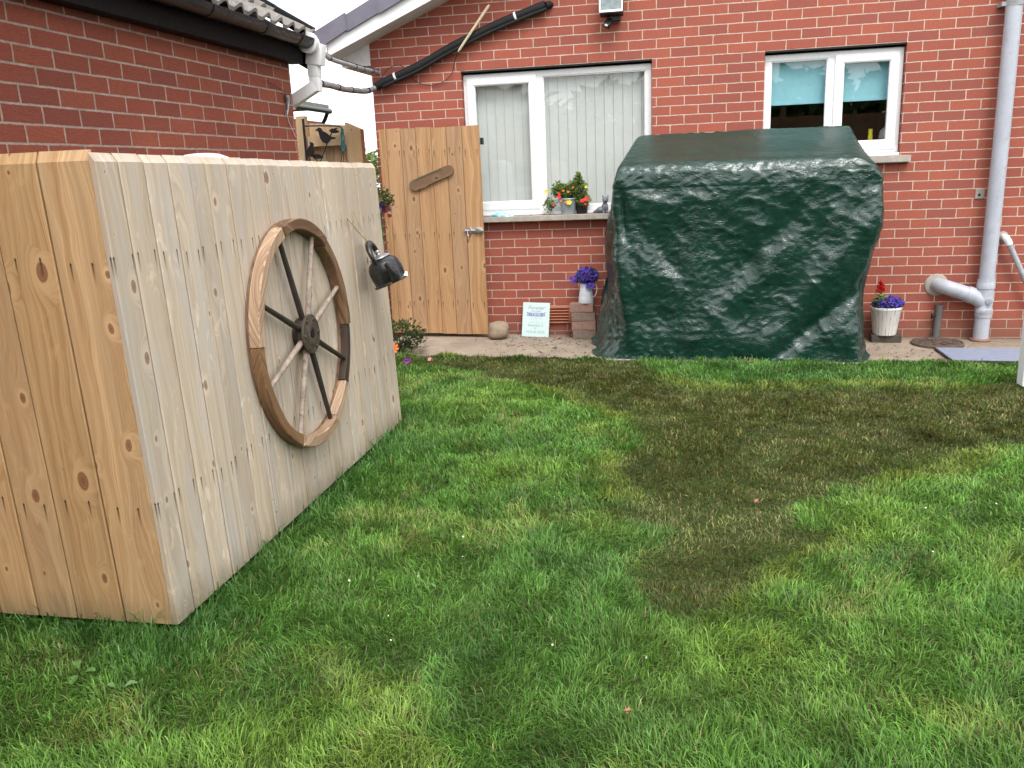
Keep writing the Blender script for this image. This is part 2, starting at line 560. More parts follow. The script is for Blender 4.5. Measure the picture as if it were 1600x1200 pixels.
M['felloe_dark'] = wood('charred wheel timber', (0.085, 0.056, 0.04), (0.025, 0.018, 0.014), (0.02, 0.015, 0.012), contrast=1.1, stain=0.4, knots=0.6)
M['spoke_dark'] = plain('dark spoke', (0.03, 0.022, 0.018), 0.55, var=0.4, vscale=30)
M['spoke_pale'] = plain('worn pale spoke', (0.30, 0.235, 0.19), 0.75, var=0.35, vscale=26, dirt=(0.07, 0.045, 0.035), dirtamt=0.9)
M['hub'] = plain('rusty hub', (0.05, 0.037, 0.027), 0.6, var=0.45, vscale=22, bump=0.004, dirt=(0.16, 0.11, 0.055), dirtamt=0.9)
M['upvc'] = plain('white window plastic', (0.84, 0.85, 0.86), 0.28, var=0.02)
M['white_paint'] = plain('white painted board', (0.80, 0.81, 0.82), 0.4, var=0.04, vscale=4)
M['soffit'] = plain('pale grey soffit', (0.72, 0.73, 0.74), 0.5, var=0.12, vscale=5)
M['slate_tile'] = plain('purple grey roof tile', (0.155, 0.145, 0.185), 0.55, var=0.12, vscale=7, bump=0.002)
M['pantile'] = plain('weathered concrete pantile', (0.17, 0.155, 0.14), 0.85, var=0.3, vscale=14, bump=0.006, bscale=45, dirt=(0.42, 0.39, 0.35), dirtamt=0.6)
M['gutter'] = plain('black gutter plastic', (0.006, 0.007, 0.009), 0.3, var=0.25, vscale=8, spec=0.35)
M['black_board'] = plain('black painted board', (0.003, 0.003, 0.0035), 0.6, var=0.2, spec=0.15)
M['pipe_grey'] = plain('grey soil pipe plastic', (0.43, 0.45, 0.51), 0.38, var=0.07, vscale=6, dirt=(0.27, 0.27, 0.26), dirtamt=0.5)
M['conduit'] = plain('scuffed grey conduit', (0.33, 0.33, 0.35), 0.5, var=0.3, vscale=18)
M['lagging'] = plain('black foam lagging', (0.006, 0.006, 0.0065), 0.75, var=0.3, vscale=20, bump=0.004)
M['tape'] = plain('black tape', (0.008, 0.008, 0.009), 0.4)
M['sill'] = plain('cast stone sill', (0.40, 0.36, 0.31), 0.85, var=0.18, vscale=18, bump=0.003, bscale=140, dirt=(0.2, 0.18, 0.15), dirtamt=0.5)
M['terracotta'] = plain('terracotta', (0.42, 0.13, 0.065), 0.75, var=0.15)
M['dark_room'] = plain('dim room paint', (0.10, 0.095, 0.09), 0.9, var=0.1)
M['black_metal'] = plain('black metal', (0.006, 0.006, 0.0065), 0.45, var=0.3)
M['steel'] = plain('zinc plated steel', (0.62, 0.64, 0.67), 0.32, metal=0.9, var=0.1, vscale=30)
M['string'] = plain('natural twine', (0.45, 0.36, 0.22), 0.9, var=0.2)
M['teal_string'] = plain('teal twine', (0.03, 0.17, 0.17), 0.8, var=0.3)
M['green_string'] = plain('green twine', (0.05, 0.16, 0.08), 0.8, var=0.3)
M['leaf_mid'] = None
M['petal_purple'] = plain('violet petals', (0.10, 0.05, 0.50), 0.55, var=0.35, vscale=40)
M['petal_red'] = plain('red petals', (0.62, 0.022, 0.018), 0.55, var=0.25, vscale=40)
M['petal_orange'] = plain('orange petals', (0.78, 0.16, 0.02), 0.55, var=0.2, vscale=40)
M['petal_yellow'] = plain('yellow petals', (0.85, 0.58, 0.02), 0.55, var=0.15, vscale=40)
M['petal_pink'] = plain('magenta petals', (0.50, 0.03, 0.16), 0.55, var=0.35, vscale=40)
M['petal_white'] = plain('white petals', (0.75, 0.75, 0.66), 0.6, var=0.1, vscale=40)
M['soil'] = plain('potting soil', (0.03, 0.022, 0.015), 0.95, var=0.4, vscale=40)
M['zinc_pot'] = plain('dull zinc', (0.36, 0.40, 0.43), 0.45, metal=0.35, var=0.18, vscale=20)
M['jug_enamel'] = plain('white enamel', (0.66, 0.69, 0.74), 0.35, var=0.05, vscale=10, dirt=(0.40, 0.42, 0.46), dirtamt=0.5)
M['dark_pot'] = plain('dark plastic pot', (0.015, 0.015, 0.016), 0.5)
M['kettle'] = plain('sooty black enamel', (0.014, 0.014, 0.016), 0.30, var=0.5, vscale=25, bump=0.006, bscale=18, dirt=(0.12, 0.12, 0.125), dirtamt=0.45)
M['ash_grey'] = plain('worn pewter lid', (0.30, 0.30, 0.31), 0.4, metal=0.6, var=0.4, vscale=40)
M['stone'] = plain('brown beach stone', (0.30, 0.235, 0.165), 0.8, var=0.22, vscale=8, bump=0.004, bscale=70, dirt=(0.16, 0.13, 0.10), dirtamt=0.5)
M['paver_pink'] = plain('pinkish block paver', (0.31, 0.19, 0.15), 0.9, var=0.2, vscale=22, bump=0.006, bscale=110, dirt=(0.13, 0.10, 0.08), dirtamt=0.6)
M['paver_brown'] = plain('brown block paver', (0.235, 0.175, 0.14), 0.9, var=0.22, vscale=22, bump=0.006, bscale=110, dirt=(0.11, 0.09, 0.07), dirtamt=0.7)
M['paver_dark'] = plain('mossy dark paver', (0.065, 0.055, 0.042), 0.92, var=0.3, vscale=22, bump=0.006, bscale=110)
M['iron'] = plain('rusty cast iron', (0.095, 0.066, 0.05), 0.75, var=0.35, vscale=25, bump=0.004, bscale=90, dirt=(0.20, 0.15, 0.11), dirtamt=0.6)
M['mat_blue'] = plain('faded blue doormat', (0.23, 0.26, 0.345), 0.95, var=0.1, vscale=14, bump=0.004, bscale=260, dirt=(0.20, 0.22, 0.28), dirtamt=0.5)
M['rubber'] = plain('rubber edge', (0.03, 0.03, 0.032), 0.7)
M['pewter'] = plain('painted pewter figure', (0.15, 0.155, 0.19), 0.42, var=0.6, vscale=45, bump=0.004, bscale=70)
M['sign_face'] = plain('pale mint sign board', (0.60, 0.74, 0.74), 0.5, var=0.03)
M['ink_blue'] = plain('faded blue ink', (0.20, 0.25, 0.50), 0.6, var=0.15)
M['ink_grey'] = plain('faded grey ink', (0.22, 0.34, 0.38), 0.6, var=0.15)
M['ink_mint'] = plain('mint ink', (0.22, 0.50, 0.44), 0.6, var=0.15)
M['ink_lilac'] = plain('lilac ink', (0.25, 0.27, 0.52), 0.6, var=0.15)
M['render'] = plain('mortar ring', (0.36, 0.33, 0.29), 0.9, var=0.15, bump=0.004)
M['blind_slat'] = plain('pale sage blind', (0.70, 0.715, 0.70), 0.75, var=0.03)
M['blind_turq'] = plain('turquoise blind', (0.31, 0.62, 0.71), 0.8, var=0.03)
M['cream_trim'] = plain('cream trunking', (0.66, 0.56, 0.38), 0.5, var=0.1)

def glassmat():
    t = NT('window glass')
    lw = t.n.new('ShaderNodeLayerWeight')
    lw.inputs['Blend'].default_value = 0.5
    f = t.math('ADD', 0.045, t.math('MULTIPLY', t.math('POWER', lw.outputs['Facing'], 5.0), 0.9), clamp=True)
    tr = t.n.new('ShaderNodeBsdfTransparent')
    tr.inputs['Color'].default_value = (0.945, 0.955, 0.95, 1)
    gl = t.n.new('ShaderNodeBsdfGlossy')
    gl.inputs['Roughness'].default_value = 0.0
    gl.inputs['Color'].default_value = (1, 1, 1, 1)
    mx = t.n.new('ShaderNodeMixShader')
    t.put(mx.inputs[0], f)
    t.t.links.new(tr.outputs[0], mx.inputs[1])
    t.t.links.new(gl.outputs[0], mx.inputs[2])
    return t.done(mx.outputs[0])
M['glass'] = glassmat()

def leafmat(name, c1, c2, trans=0.35):
    t = NT(name)
    n = t.noise(t.pos(), 60, 2, 0.5)
    n2 = t.noise(t.pos(), 5, 3, 0.5)
    c = t.mix(t.mr(t.math('ADD', t.math('MULTIPLY', n, 0.6), t.math('MULTIPLY', n2, 0.4)), 0.35, 0.65), c1, c2)
    d = t.bsdf(Base_Color=c, Roughness=0.5, Specular_IOR_Level=0.35)
    tr = t.n.new('ShaderNodeBsdfTranslucent')
    t.put(tr.inputs['Color'], c)
    mx = t.n.new('ShaderNodeMixShader')
    mx.inputs[0].default_value = trans
    t.t.links.new(d, mx.inputs[1])
    t.t.links.new(tr.outputs[0], mx.inputs[2])
    return t.done(mx.outputs[0])
M['leaf_mid'] = leafmat('fresh leaves', (0.17, 0.26, 0.055), (0.30, 0.36, 0.12))
M['leaf_dark'] = leafmat('dark leaves', (0.045, 0.09, 0.022), (0.09, 0.15, 0.045))
M['leaf_bronze'] = leafmat('bronze leaves', (0.05, 0.05, 0.025), (0.09, 0.10, 0.04))
M['leaf_light'] = leafmat('light leaves', (0.15, 0.21, 0.06), (0.22, 0.28, 0.10))
M['weed'] = leafmat('weed leaves', (0.12, 0.25, 0.07), (0.18, 0.32, 0.11))

def grassmat():
    t = NT('grass blades')
    c = t.attr("col").outputs['Color']
    d = t.bsdf(Base_Color=c, Roughness=0.4, Specular_IOR_Level=0.35)
    tr = t.n.new('ShaderNodeBsdfTranslucent')
    t.put(tr.inputs['Color'], c)
    mx = t.n.new('ShaderNodeMixShader')
    mx.inputs[0].default_value = 0.40
    t.t.links.new(d, mx.inputs[1])
    t.t.links.new(tr.outputs[0], mx.inputs[2])
    return t.done(mx.outputs[0])
M['grass'] = grassmat()

def lawnmat():
    t = NT('thatch and soil')
    p = t.pos()
    a = t.noise(p, 3.0, 5, 0.6)
    b = t.noise(p, 120.0, 4, 0.7)
    c = t.mix(t.mr(a, 0.35, 0.65), (0.045, 0.085, 0.018), (0.055, 0.075, 0.022))
    c = t.mix(t.mr(b, 0.4, 0.7), c, (0.02, 0.022, 0.01))
    return t.done(t.bsdf(Base_Color=c, Roughness=0.95, Specular_IOR_Level=0.1, Normal=t.bump(b, 0.8, 0.01)))
M['lawn'] = lawnmat()

def pathmat():
    t = NT('old concrete path')
    p = t.pos()
    a = t.noise(p, 2.6, 6, 0.65)
    b = t.noise(p, 22.0, 6, 0.72)
    f = t.noise(p, 160.0, 3, 0.7)
    c = t.mix(t.mr(a, 0.35, 0.66), (0.37, 0.305, 0.235), (0.275, 0.218, 0.166))
    c = t.mix(t.mr(b, 0.50, 0.70, 0, 0.65), c, (0.22, 0.175, 0.135))
    c = t.mix(t.mr(f, 0.5, 0.8, 0, 0.4), c, (0.52, 0.46, 0.39))
    x, y, z = t.sep(p)
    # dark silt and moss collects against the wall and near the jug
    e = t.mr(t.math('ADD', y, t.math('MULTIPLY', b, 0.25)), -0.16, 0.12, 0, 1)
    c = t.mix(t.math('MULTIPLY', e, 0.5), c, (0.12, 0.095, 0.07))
    sp = t.mr(t.noise(p, 34.0, 5, 0.75), 0.60, 0.66)
    loc = t.mr(t.noise(p, 1.7, 3, 0.5), 0.44, 0.62)
    c = t.mix(t.math('MULTIPLY', t.math('MULTIPLY', sp, loc), 0.9), c, (0.05, 0.04, 0.03))
    cr = t.voro(t.vmul(p, (1, 1, 1)), 1.3, '3D', 'DISTANCE_TO_EDGE')['Distance']
    wn_ = t.math('MULTIPLY', t.math('SUBTRACT', b, 0.5), 0.05)
    c = t.mix(t.math('MULTIPLY', t.mr(t.math('ADD', cr, wn_), 0.0, 0.006, 1, 0), 0.7), c, (0.09, 0.07, 0.055))
    h = t.math('ADD', t.math('MULTIPLY', b, 0.6), t.math('MULTIPLY', f, 0.4))
    return t.done(t.bsdf(Base_Color=c, Roughness=0.88, Specular_IOR_Level=0.25, Normal=t.bump(h, 0.6, 0.01)))
M['path'] = pathmat()

def tarpmat():
    t = NT('green woven polythene')
    o = t.obj()
    x, y, z = t.sep(o)
    big = t.noise(t.vmul(o, (8, 8, 13)), 1.0, 4, 0.58, 1.6)
    mid = t.noise(t.vmul(o, (15, 15, 30)), 1.0, 3, 0.55, 1.6)
    def ridge(v):
        return t.math('SUBTRACT', 1.0, t.math('ABSOLUTE', t.math('SUBTRACT', t.math('MULTIPLY', v, 2.0), 1.0)))
    mid = ridge(mid)
    vor = t.voro(t.vmul(o, (11, 11, 24)), 1.0, '3D', 'SMOOTH_F1')['Distance']
    msk = t.mr(t.noise(t.vmul(o, (3.2, 3.2, 3.2)), 1.0, 3, 0.55, 0.5), 0.32, 0.62, 0.30, 1.0)
    h = t.math('ADD', t.math('MULTIPLY', big, 0.75), t.math('MULTIPLY', msk, t.math('ADD', t.math('MULTIPLY', mid, 0.62), t.math('MULTIPLY', vor, 0.42))))
    c = t.mix(t.mr(big, 0.3, 0.7), (0.004, 0.029, 0.021), (0.006, 0.038, 0.028))
    # woven ribs on the roof sheet
    wv = t.math('SINE', t.math('MULTIPLY', x, 900.0))
    h2 = t.math('ADD', h, t.math('MULTIPLY', wv, 0.004))
    dust = t.mr(t.noise(t.vmul(o, (7, 2, 2)), 1.0, 6, 0.7), 0.45, 0.75, 0, 0.12)
    nz = t.n.new('ShaderNodeNewGeometry').outputs['Normal']
    c = t.mix(dust, c, (0.05, 0.085, 0.072))
    return t.done(t.bsdf(Base_Color=c, Roughness=t.math('ADD', t.mr(mid, 0.3, 0.9, 0.085, 0.16), t.mr(t.sep(nz)[2], 0.6, 0.85, 0.0, 0.22)), IOR=1.5, Specular_IOR_Level=0.7, Normal=t.bump(h2, 1.0, 0.0058)))
M['tarp'] = tarpmat()

def bucketmat():
    t = NT('distressed white staves')
    u = t.n.new('ShaderNodeTexCoord').outputs['Object']
    x, y, z = t.sep(u)
    a = t.math('ARCTAN2', y, x)
    st = t.math('ABSOLUTE', t.math('SUBTRACT', t.math('FRACT', t.math('MULTIPLY', a, 22 / (2 * math.pi))), 0.5))
    gap = t.mr(st, 0.38, 0.5)
    n = t.noise(t.comb(t.math('MULTIPLY', a, 6.0), t.math('MULTIPLY', z, 9.0), 0), 1.3, 5, 0.7)
    w_ = t.math('MULTIPLY', gap, t.mr(n, 0.42, 0.58))
    c = t.mix(w_, (0.74, 0.73, 0.71), (0.09, 0.08, 0.075))
    return t.done(t.bsdf(Base_Color=c, Roughness=0.6, Normal=t.bump(t.math('SUBTRACT', 1.0, gap), 0.4, 0.004)))
M['bucket'] = bucketmat()

def packetmat():
    t = NT('turquoise packet print')
    u = t.obj()
    n = t.noise(u, 26, 2, 0.5)
    m = t.noise(u, 34, 2, 0.5, 0.4)
    c = t.mix(t.mr(n, 0.46, 0.52), (0.70, 0.82, 0.82), (0.12, 0.62, 0.66))
    c = t.mix(t.mr(m, 0.62, 0.66), c, (0.74, 0.22, 0.30))
    return t.done(t.bsdf(Base_Color=c, Roughness=0.3))
M['packet'] = packetmat()

random.seed(4)
rng = np.random.RandomState(11)

# ================================================================== SETTING
g = MB()
g.add([(-90, -90, -0.10), (90, -90, -0.10), (90, 90, -0.10), (-90, 90, -0.10)], [(0, 1, 2, 3)])
tag(g.build('ground', M['lawn']), kind='structure')

def sheet(name, x0, x1, y0, y1, nx, ny, mat, dz, bumpy=0.0, skirt=0.12):
    V, F = [], []
    for j in range(ny + 1):
        for i in range(nx + 1):
            x, y = x0 + (x1 - x0) * i / nx, y0 + (y1 - y0) * j / ny
            e = 1.0 if 0 < i < nx and 0 < j < ny else 0.0
            V.append((x, y, gnd(x, y) + dz + bumpy * mnoise.noise((x * 1.7, y * 1.7, 0.3))))
    for j in range(ny):
        for i in range(nx):
            a = j * (nx + 1) + i
            F.append((a, a + 1, a + nx + 2, a + nx + 1))
    m = MB()
    m.add(V, F, None, 0, True)
    # skirt down into the ground
    rim = [i for i in range(nx + 1)] + [(j + 1) * (nx + 1) - 1 for j in range(1, ny + 1)] + [ny * (nx + 1) + i for i in range(nx - 1, -1, -1)] + [j * (nx + 1) for j in range(ny - 1, 0, -1)]
    P = [V[i] for i in rim]
    k = len(P)
    m.add(P + [(p[0], p[1], p[2] - skirt) for p in P], [(i, i + k, (i + 1) % k + k, (i + 1) % k) for i in range(k)])
    return tag(m.build(name, mat), kind='structure')

sheet('lawn', -9, 9, -9, -1.045, 60, 40, M['lawn'], 0.002, 0.006)
sheet('concrete_path', -2.5, 6, -1.0, 0.02, 120, 20, M['path'], 0.0, 0.004)
sheet('garden_bed', -9, -2.505, -1.04, 0.6, 30, 8, M['soil'], -0.02, 0.01)
sheet('lawn_edging', -2.5, 6, -1.042, -1.003, 80, 1, M['render'], 0.008, 0.002)

# ================================================================== HOUSE
house = thing('brick_house', 'smooth red brick bungalow gable with two white windows behind the covered seat', 'house', (0.9, 0.0, 0.0))
WX0, WX1 = -2.65, 5.0
APX = 1.2
def wtop(x):
    return 2.615 + 0.40 * (min(x, 2 * APX - x) - WX0)
op1 = (-1.853, -0.241, 1.075, 2.300)
op2 = (0.649, 1.707, 1.452, 2.300)
xs = [WX0, op1[0], op1[1], op2[0], op2[1], WX1]
zs = [-0.3, op1[2], op2[2], 2.30]
m = MB()
for i in range(5):
    for j in range(3):
        if i == 1 and j >= 1: continue
        if i == 3 and j == 2: continue
        m.add([(xs[i], 0, zs[j]), (xs[i + 1], 0, zs[j]), (xs[i + 1], 0, zs[j + 1]), (xs[i], 0, zs[j + 1])], [(0, 1, 2, 3)])
m.add([(WX0, 0, 2.30), (WX1, 0, 2.30), (WX1, 0, wtop(WX1)), (APX, 0, wtop(APX)), (WX0, 0, wtop(WX0))], [(0, 1, 2, 3, 4)])
D = 0.12
for (a, b, c, d) in (op1, op2):
    m.add([(a, 0, c), (a, 0, d), (a, D, d), (a, D, c)], [(0, 1, 2, 3)])
    m.add([(b, 0, c), (b, D, c), (b, D, d), (b, 0, d)], [(0, 1, 2, 3)])
    m.add([(a, 0, d), (b, 0, d), (b, D, d), (a, D, d)], [(0, 1, 2, 3)])
m.add([(WX0, 0, -0.3), (WX0, 0, wtop(WX0)), (WX0, 9, wtop(WX0)), (WX0, 9, -0.3)], [(0, 1, 2, 3)])
m.add([(WX1, 0, -0.3), (WX1, 9, -0.3), (WX1, 9, wtop(WX1)), (WX1, 0, wtop(WX1))], [(0, 1, 2, 3)])
m.add([(WX0, 9, -0.3), (WX0, 9, wtop(WX0)), (APX, 9, wtop(APX)), (WX1, 9, wtop(WX1)), (WX1, 9, -0.3)], [(0, 1, 2, 3, 4)])
m.build('wall', M['brick_house'], house)
# steel lintel edges, seen as a dark line over each opening
for (a, b, c, d) in (op1, op2):
    MB().box(((a + b) / 2, 0.058, d - 0.006), (b - a + 0.02, 0.110, 0.010)).build('lintel', M['black_metal'], house)
# dim rooms behind the glass
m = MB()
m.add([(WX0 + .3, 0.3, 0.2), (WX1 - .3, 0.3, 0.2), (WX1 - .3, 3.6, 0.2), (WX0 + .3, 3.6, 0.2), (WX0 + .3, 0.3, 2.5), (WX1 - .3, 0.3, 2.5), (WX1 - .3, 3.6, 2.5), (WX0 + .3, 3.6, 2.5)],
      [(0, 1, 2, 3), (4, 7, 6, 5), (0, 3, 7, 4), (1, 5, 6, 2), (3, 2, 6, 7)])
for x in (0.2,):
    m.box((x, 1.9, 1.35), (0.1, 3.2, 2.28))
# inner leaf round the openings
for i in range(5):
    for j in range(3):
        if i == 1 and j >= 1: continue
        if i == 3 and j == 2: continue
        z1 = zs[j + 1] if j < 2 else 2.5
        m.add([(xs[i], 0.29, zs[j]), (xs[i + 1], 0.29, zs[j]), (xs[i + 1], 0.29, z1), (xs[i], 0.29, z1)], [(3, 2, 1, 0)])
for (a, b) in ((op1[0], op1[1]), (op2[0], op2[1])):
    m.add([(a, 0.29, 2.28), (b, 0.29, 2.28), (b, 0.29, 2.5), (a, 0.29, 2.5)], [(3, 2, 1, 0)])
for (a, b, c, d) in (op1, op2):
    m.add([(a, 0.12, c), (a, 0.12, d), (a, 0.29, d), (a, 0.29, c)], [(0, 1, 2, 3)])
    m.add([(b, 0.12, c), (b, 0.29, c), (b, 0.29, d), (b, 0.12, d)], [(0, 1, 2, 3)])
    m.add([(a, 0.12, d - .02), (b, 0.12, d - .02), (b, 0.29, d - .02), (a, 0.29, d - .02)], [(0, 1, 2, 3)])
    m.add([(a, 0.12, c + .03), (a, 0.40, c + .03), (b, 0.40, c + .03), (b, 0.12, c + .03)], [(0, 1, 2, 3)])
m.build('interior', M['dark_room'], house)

# roof with verge, bargeboard, soffit, eaves
slope = math.atan(0.40)
def rz(x):      # underside of bargeboard line
    return 2.462 + 0.40 * (min(x, 2 * APX - x) + 2.90)
Y0 = -0.27
m = MB()
EX = -2.915
def band(mb, y0, y1, lo, hi, xa, xb):
    P = [(xa, rz(xa) + lo), (xb, rz(xb) + lo), (xb, rz(xb) + hi), (xa, rz(xa) + hi)]
    mb.prism(P, (0, (y0 + y1) / 2, 0), (1, 0, 0), (0, 0, 1), abs(y1 - y0))
band(m, Y0 - 0.022, Y0, 0.0, 0.165, EX, APX)
band(m, Y0 - 0.022, Y0, 0.0, 0.165, APX, 2 * APX - EX)
band(m, Y0 - 0.030, Y0 - 0.0225, 0.118, 0.160, EX, APX)
m.box((EX - 0.012, 4.3, rz(EX) + 0.075), (0.022, 9.12, 0.15))
m.build('bargeboard', M['white_paint'], house)
m = MB()
m.add([(EX, Y0, rz(EX) + 0.012), (APX, Y0, rz(APX) + 0.012), (APX, 0.0, rz(APX) + 0.012), (EX, 0.0, rz(EX) + 0.012)], [(0, 3, 2, 1)])
m.add([(EX, -0.005, 2.395), (WX0, -0.005, 2.395), (WX0, -0.005, rz(WX0) + 0.010), (EX, -0.005, rz(EX) + 0.01)], [(0, 1, 2, 3)])
m.add([(EX, 0, 2.395), (EX, 9, 2.395), (WX0, 9, 2.395), (WX0, 0, 2.395)], [(0, 1, 2, 3)])
m.build('soffit', M['soffit'], house)
m = MB()
L = 0.285
x = EX - 0.10
k = 0
while x < APX:
    xb = min(APX, x + L)
    P = [(x + 0.045 if k == 0 else x + 0.01, rz(x) + 0.105), (xb + 0.012, rz(xb) + 0.118), (xb + 0.004, rz(xb) + 0.250), (x, rz(x) + 0.232), (x - 0.0, rz(x) + 0.15)]
    m.prism(P, (0, Y0 - 0.045 + 0.010 * (k % 2), 0), (1, 0, 0), (0, 0, 1), 0.022 + 0.004 * (k % 2))
    x = xb
    k += 1
m.build('verge_tile', M['slate_tile'], house)
m = MB()
for side in (0, 1):
    a, b = (EX - 0.09, APX)
    P = [(a, rz(a) + 0.175), (b, rz(b) + 0.175), (b, rz(b) + 0.228), (a, rz(a) + 0.228)]
    if side:
        P = [(2 * APX - p[0], p[1]) for p in reversed(P)]
    m.prism(P, (0, 4.4, 0), (1, 0, 0), (0, 0, 1), 9.3)
m.build('roof', M['slate_tile'], house)

# air brick
m = MB()
ax, az = -1.068, 0.194
m.box((ax, -0.001, az), (0.225, 0.010, 0.150))
for s_ in (-1, 1):
    m.box((ax + s_ * 0.104, -0.012, az), (0.017, 0.014, 0.150))
for k in range(6):
    m.box((ax, -0.016, az - 0.066 + k * 0.0265), (0.190, 0.014, 0.013), Matrix.Rotation(R(-25), 3, 'X'))
m.build('air_brick', M['terracotta'], house)
m = MB()
for k in range(5):
    m.box((ax, -0.0075, az - 0.053 + k * 0.0265), (0.189, 0.004, 0.010))
m.build('air_slot', M['black_metal'], house)

def ring(mb, x0, x1, z0, z1, y, depth, wl_, wr, wb, wt, bev=0.006):
    """rectangular frame, front face at y, members butted"""
    yc = y + depth / 2
    mb.box(((x0 + x1) / 2, yc, z0 + wb / 2), (x1 - x0, depth, wb), bev=bev)
    mb.box(((x0 + x1) / 2, yc, z1 - wt / 2), (x1 - x0, depth, wt), bev=bev)
    mb.box((x0 + wl_ / 2, yc + 0.001, (z0 + z1) / 2 + (wb - wt) / 2), (wl_, depth, z1 - z0 - wb - wt + 0.012), bev=bev)
    mb.box((x1 - wr / 2, yc + 0.001, (z0 + z1) / 2 + (wb - wt) / 2), (wr, depth, z1 - z0 - wb - wt + 0.012), bev=bev)
def window(op, zbot, mull, sash_right, label):
    x0, x1, _, z1 = op
    x0, x1, z1 = x0 + 0.004, x1 - 0.004, z1 - 0.026
    f = MB()
    ring(f, x0, x1, zbot, z1, 0.060, 0.065, 0.050, 0.050, 0.046, 0.050)
    f.box((mull, 0.0925, (zbot + z1) / 2), (0.064, 0.063, z1 - zbot - 0.085), bev=0.005)
    w_ = f.build('window', M['upvc'], house)
    if label: w_['label'] = label
    sx0, sx1 = (mull + 0.020, x1 - 0.030) if sash_right else (x0 + 0.030, mull - 0.020)
    gx0, gx1 = (x0 + 0.052, mull - 0.034) if sash_right else (mull + 0.034, x1 - 0.052)
    s_ = MB()
    ring(s_, sx0, sx1, zbot + 0.026, z1 - 0.030, 0.044, 0.050, 0.066, 0.066, 0.068, 0.062, 0.008)
    ring(s_, sx0 + 0.060, sx1 - 0.060, zbot + 0.088, z1 - 0.086, 0.052, 0.03, 0.012, 0.012, 0.012, 0.012, 0.003)
    s_.build('sash', M['upvc'], w_)
    b_ = MB()
    ring(b_, gx0 - 0.006, gx1 + 0.006, zbot + 0.040, z1 - 0.044, 0.068, 0.03, 0.014, 0.014, 0.014, 0.014, 0.003)
    b_.build('glazing_bead', M['upvc'], w_)
    p1, p2 = MB(), MB()
    za, zb = zbot + 0.04, z1 - 0.04
    p1.box(((gx0 + gx1) / 2, 0.094, (za + zb) / 2), (gx1 - gx0 + 0.01, 0.004, zb - za))
    p2.box(((sx0 + sx1) / 2, 0.084, (za + zb) / 2 + 0.01), (sx1 - sx0 - 0.08, 0.004, zb - za - 0.08))
    p1.build('pane', M['glass'], w_)
    p2.build('pane', M['glass'], w_)
    return w_
w1 = window(op1, 1.105, -1.190, False, 'wide white window with pale vertical blinds')
w2 = window(op2, 1.482, 1.172, True, 'smaller white window with turquoise blind')
m = MB()
m.box(((op1[0] + op1[1]) / 2, 0.012, 1.0535), (op1[1] - op1[0] + 0.16, 0.205, 0.046), bev=0.005)
m.build('sill', M['sill'], w1)
m = MB()
m.box(((op1[0] + op1[1]) / 2, 0.040, 1.092), (op1[1] - op1[0] - 0.01, 0.07, 0.024), bev=0.004)
m.build('drip_trim', M['upvc'], w1)
m = MB()
m.box(((op2[0] + op2[1]) / 2, 0.020, 1.4275), (op2[1] - op2[0] + 0.14, 0.17, 0.052), bev=0.005)
m.build('sill', M['sill'], w2)
m = MB()
m.box(((op2[0] + op2[1]) / 2, 0.040, 1.467), (op2[1] - op2[0] - 0.01, 0.07, 0.024), bev=0.004)
m.build('drip_trim', M['upvc'], w2)

# blinds hang inside, behind the glass
m = MB()
x = op1[0] + 0.02
k = 0
while x < op1[1]:
    m.box((x + 0.04, 0.155, 1.70), (0.0768, 0.0015, 1.10), Matrix.Rotation(R(4), 3, 'Z'))
    x += 0.079
    k += 1
m.box(((op1[0] + op1[1]) / 2, 0.155, 2.262), (op1[1] - op1[0] - 0.02, 0.045, 0.03))
tag(m.build('vertical_blind', M['blind_slat']), 'pale sage vertical slat blind closed behind the wider window', 'blind')
m = MB()
m.add([(op2[0] + .02, 0.150, 1.90), (op2[1] - .02, 0.150, 1.90), (op2[1] - .02, 0.150, 2.28), (op2[0] + .02, 0.150, 2.28)], [(0, 1, 2, 3)])
m.box(((op2[0] + op2[1]) / 2, 0.150, 1.902), (op2[1] - op2[0] - 0.04, 0.010, 0.022))
tag(m.build('roller_blind', M['blind_turq']), 'turquoise roller blind half lowered in the smaller window', 'blind')
# things on the inner window ledge
zi = 1.4825
m = MB(); m.lathe([(0.032, 0), (0.034, 0.09), (0.030, 0.14), (0.016, 0.15), (0.016, 0.18), (0.0, 0.18)], (0.86, 0.25, zi), 18)
tag(m.build('cup', plain('pale blue plastic', (0.45, 0.66, 0.76), 0.4)), 'pale blue cup inside the turquoise blind window', 'cup')
m = MB(); m.lathe([(0.012, 0), (0.012, 0.13), (0.02, 0.14), (0.02, 0.19), (0.0, 0.2)], (1.02, 0.25, zi), 14)
tag(m.build('brush', M['white_paint']), 'white brush standing inside the window above the cover', 'brush')
m = MB(); m.lathe([(0.018, 0), (0.020, 0.13), (0.017, 0.145), (0.017, 0.19), (0, 0.19)], (1.525, 0.25, zi), 16)
tag(m.build('bottle', plain('yellow plastic', (0.72, 0.60, 0.03), 0.4)), 'small yellow bottle behind the right hand pane', 'bottle')
m = MB(); m.lathe([(0.04, 0.0), (0.04, 0.05), (0.056, 0.08), (0.066, 0.125), (0.055, 0.175), (0.02, 0.205), (0, 0.207)], (1.655, 0.25, zi), 24)
tag(m.build('ornament', plain('grey china', (0.42, 0.42, 0.42), 0.4)), 'round grey china ornament beside the yellow bottle', 'ornament')

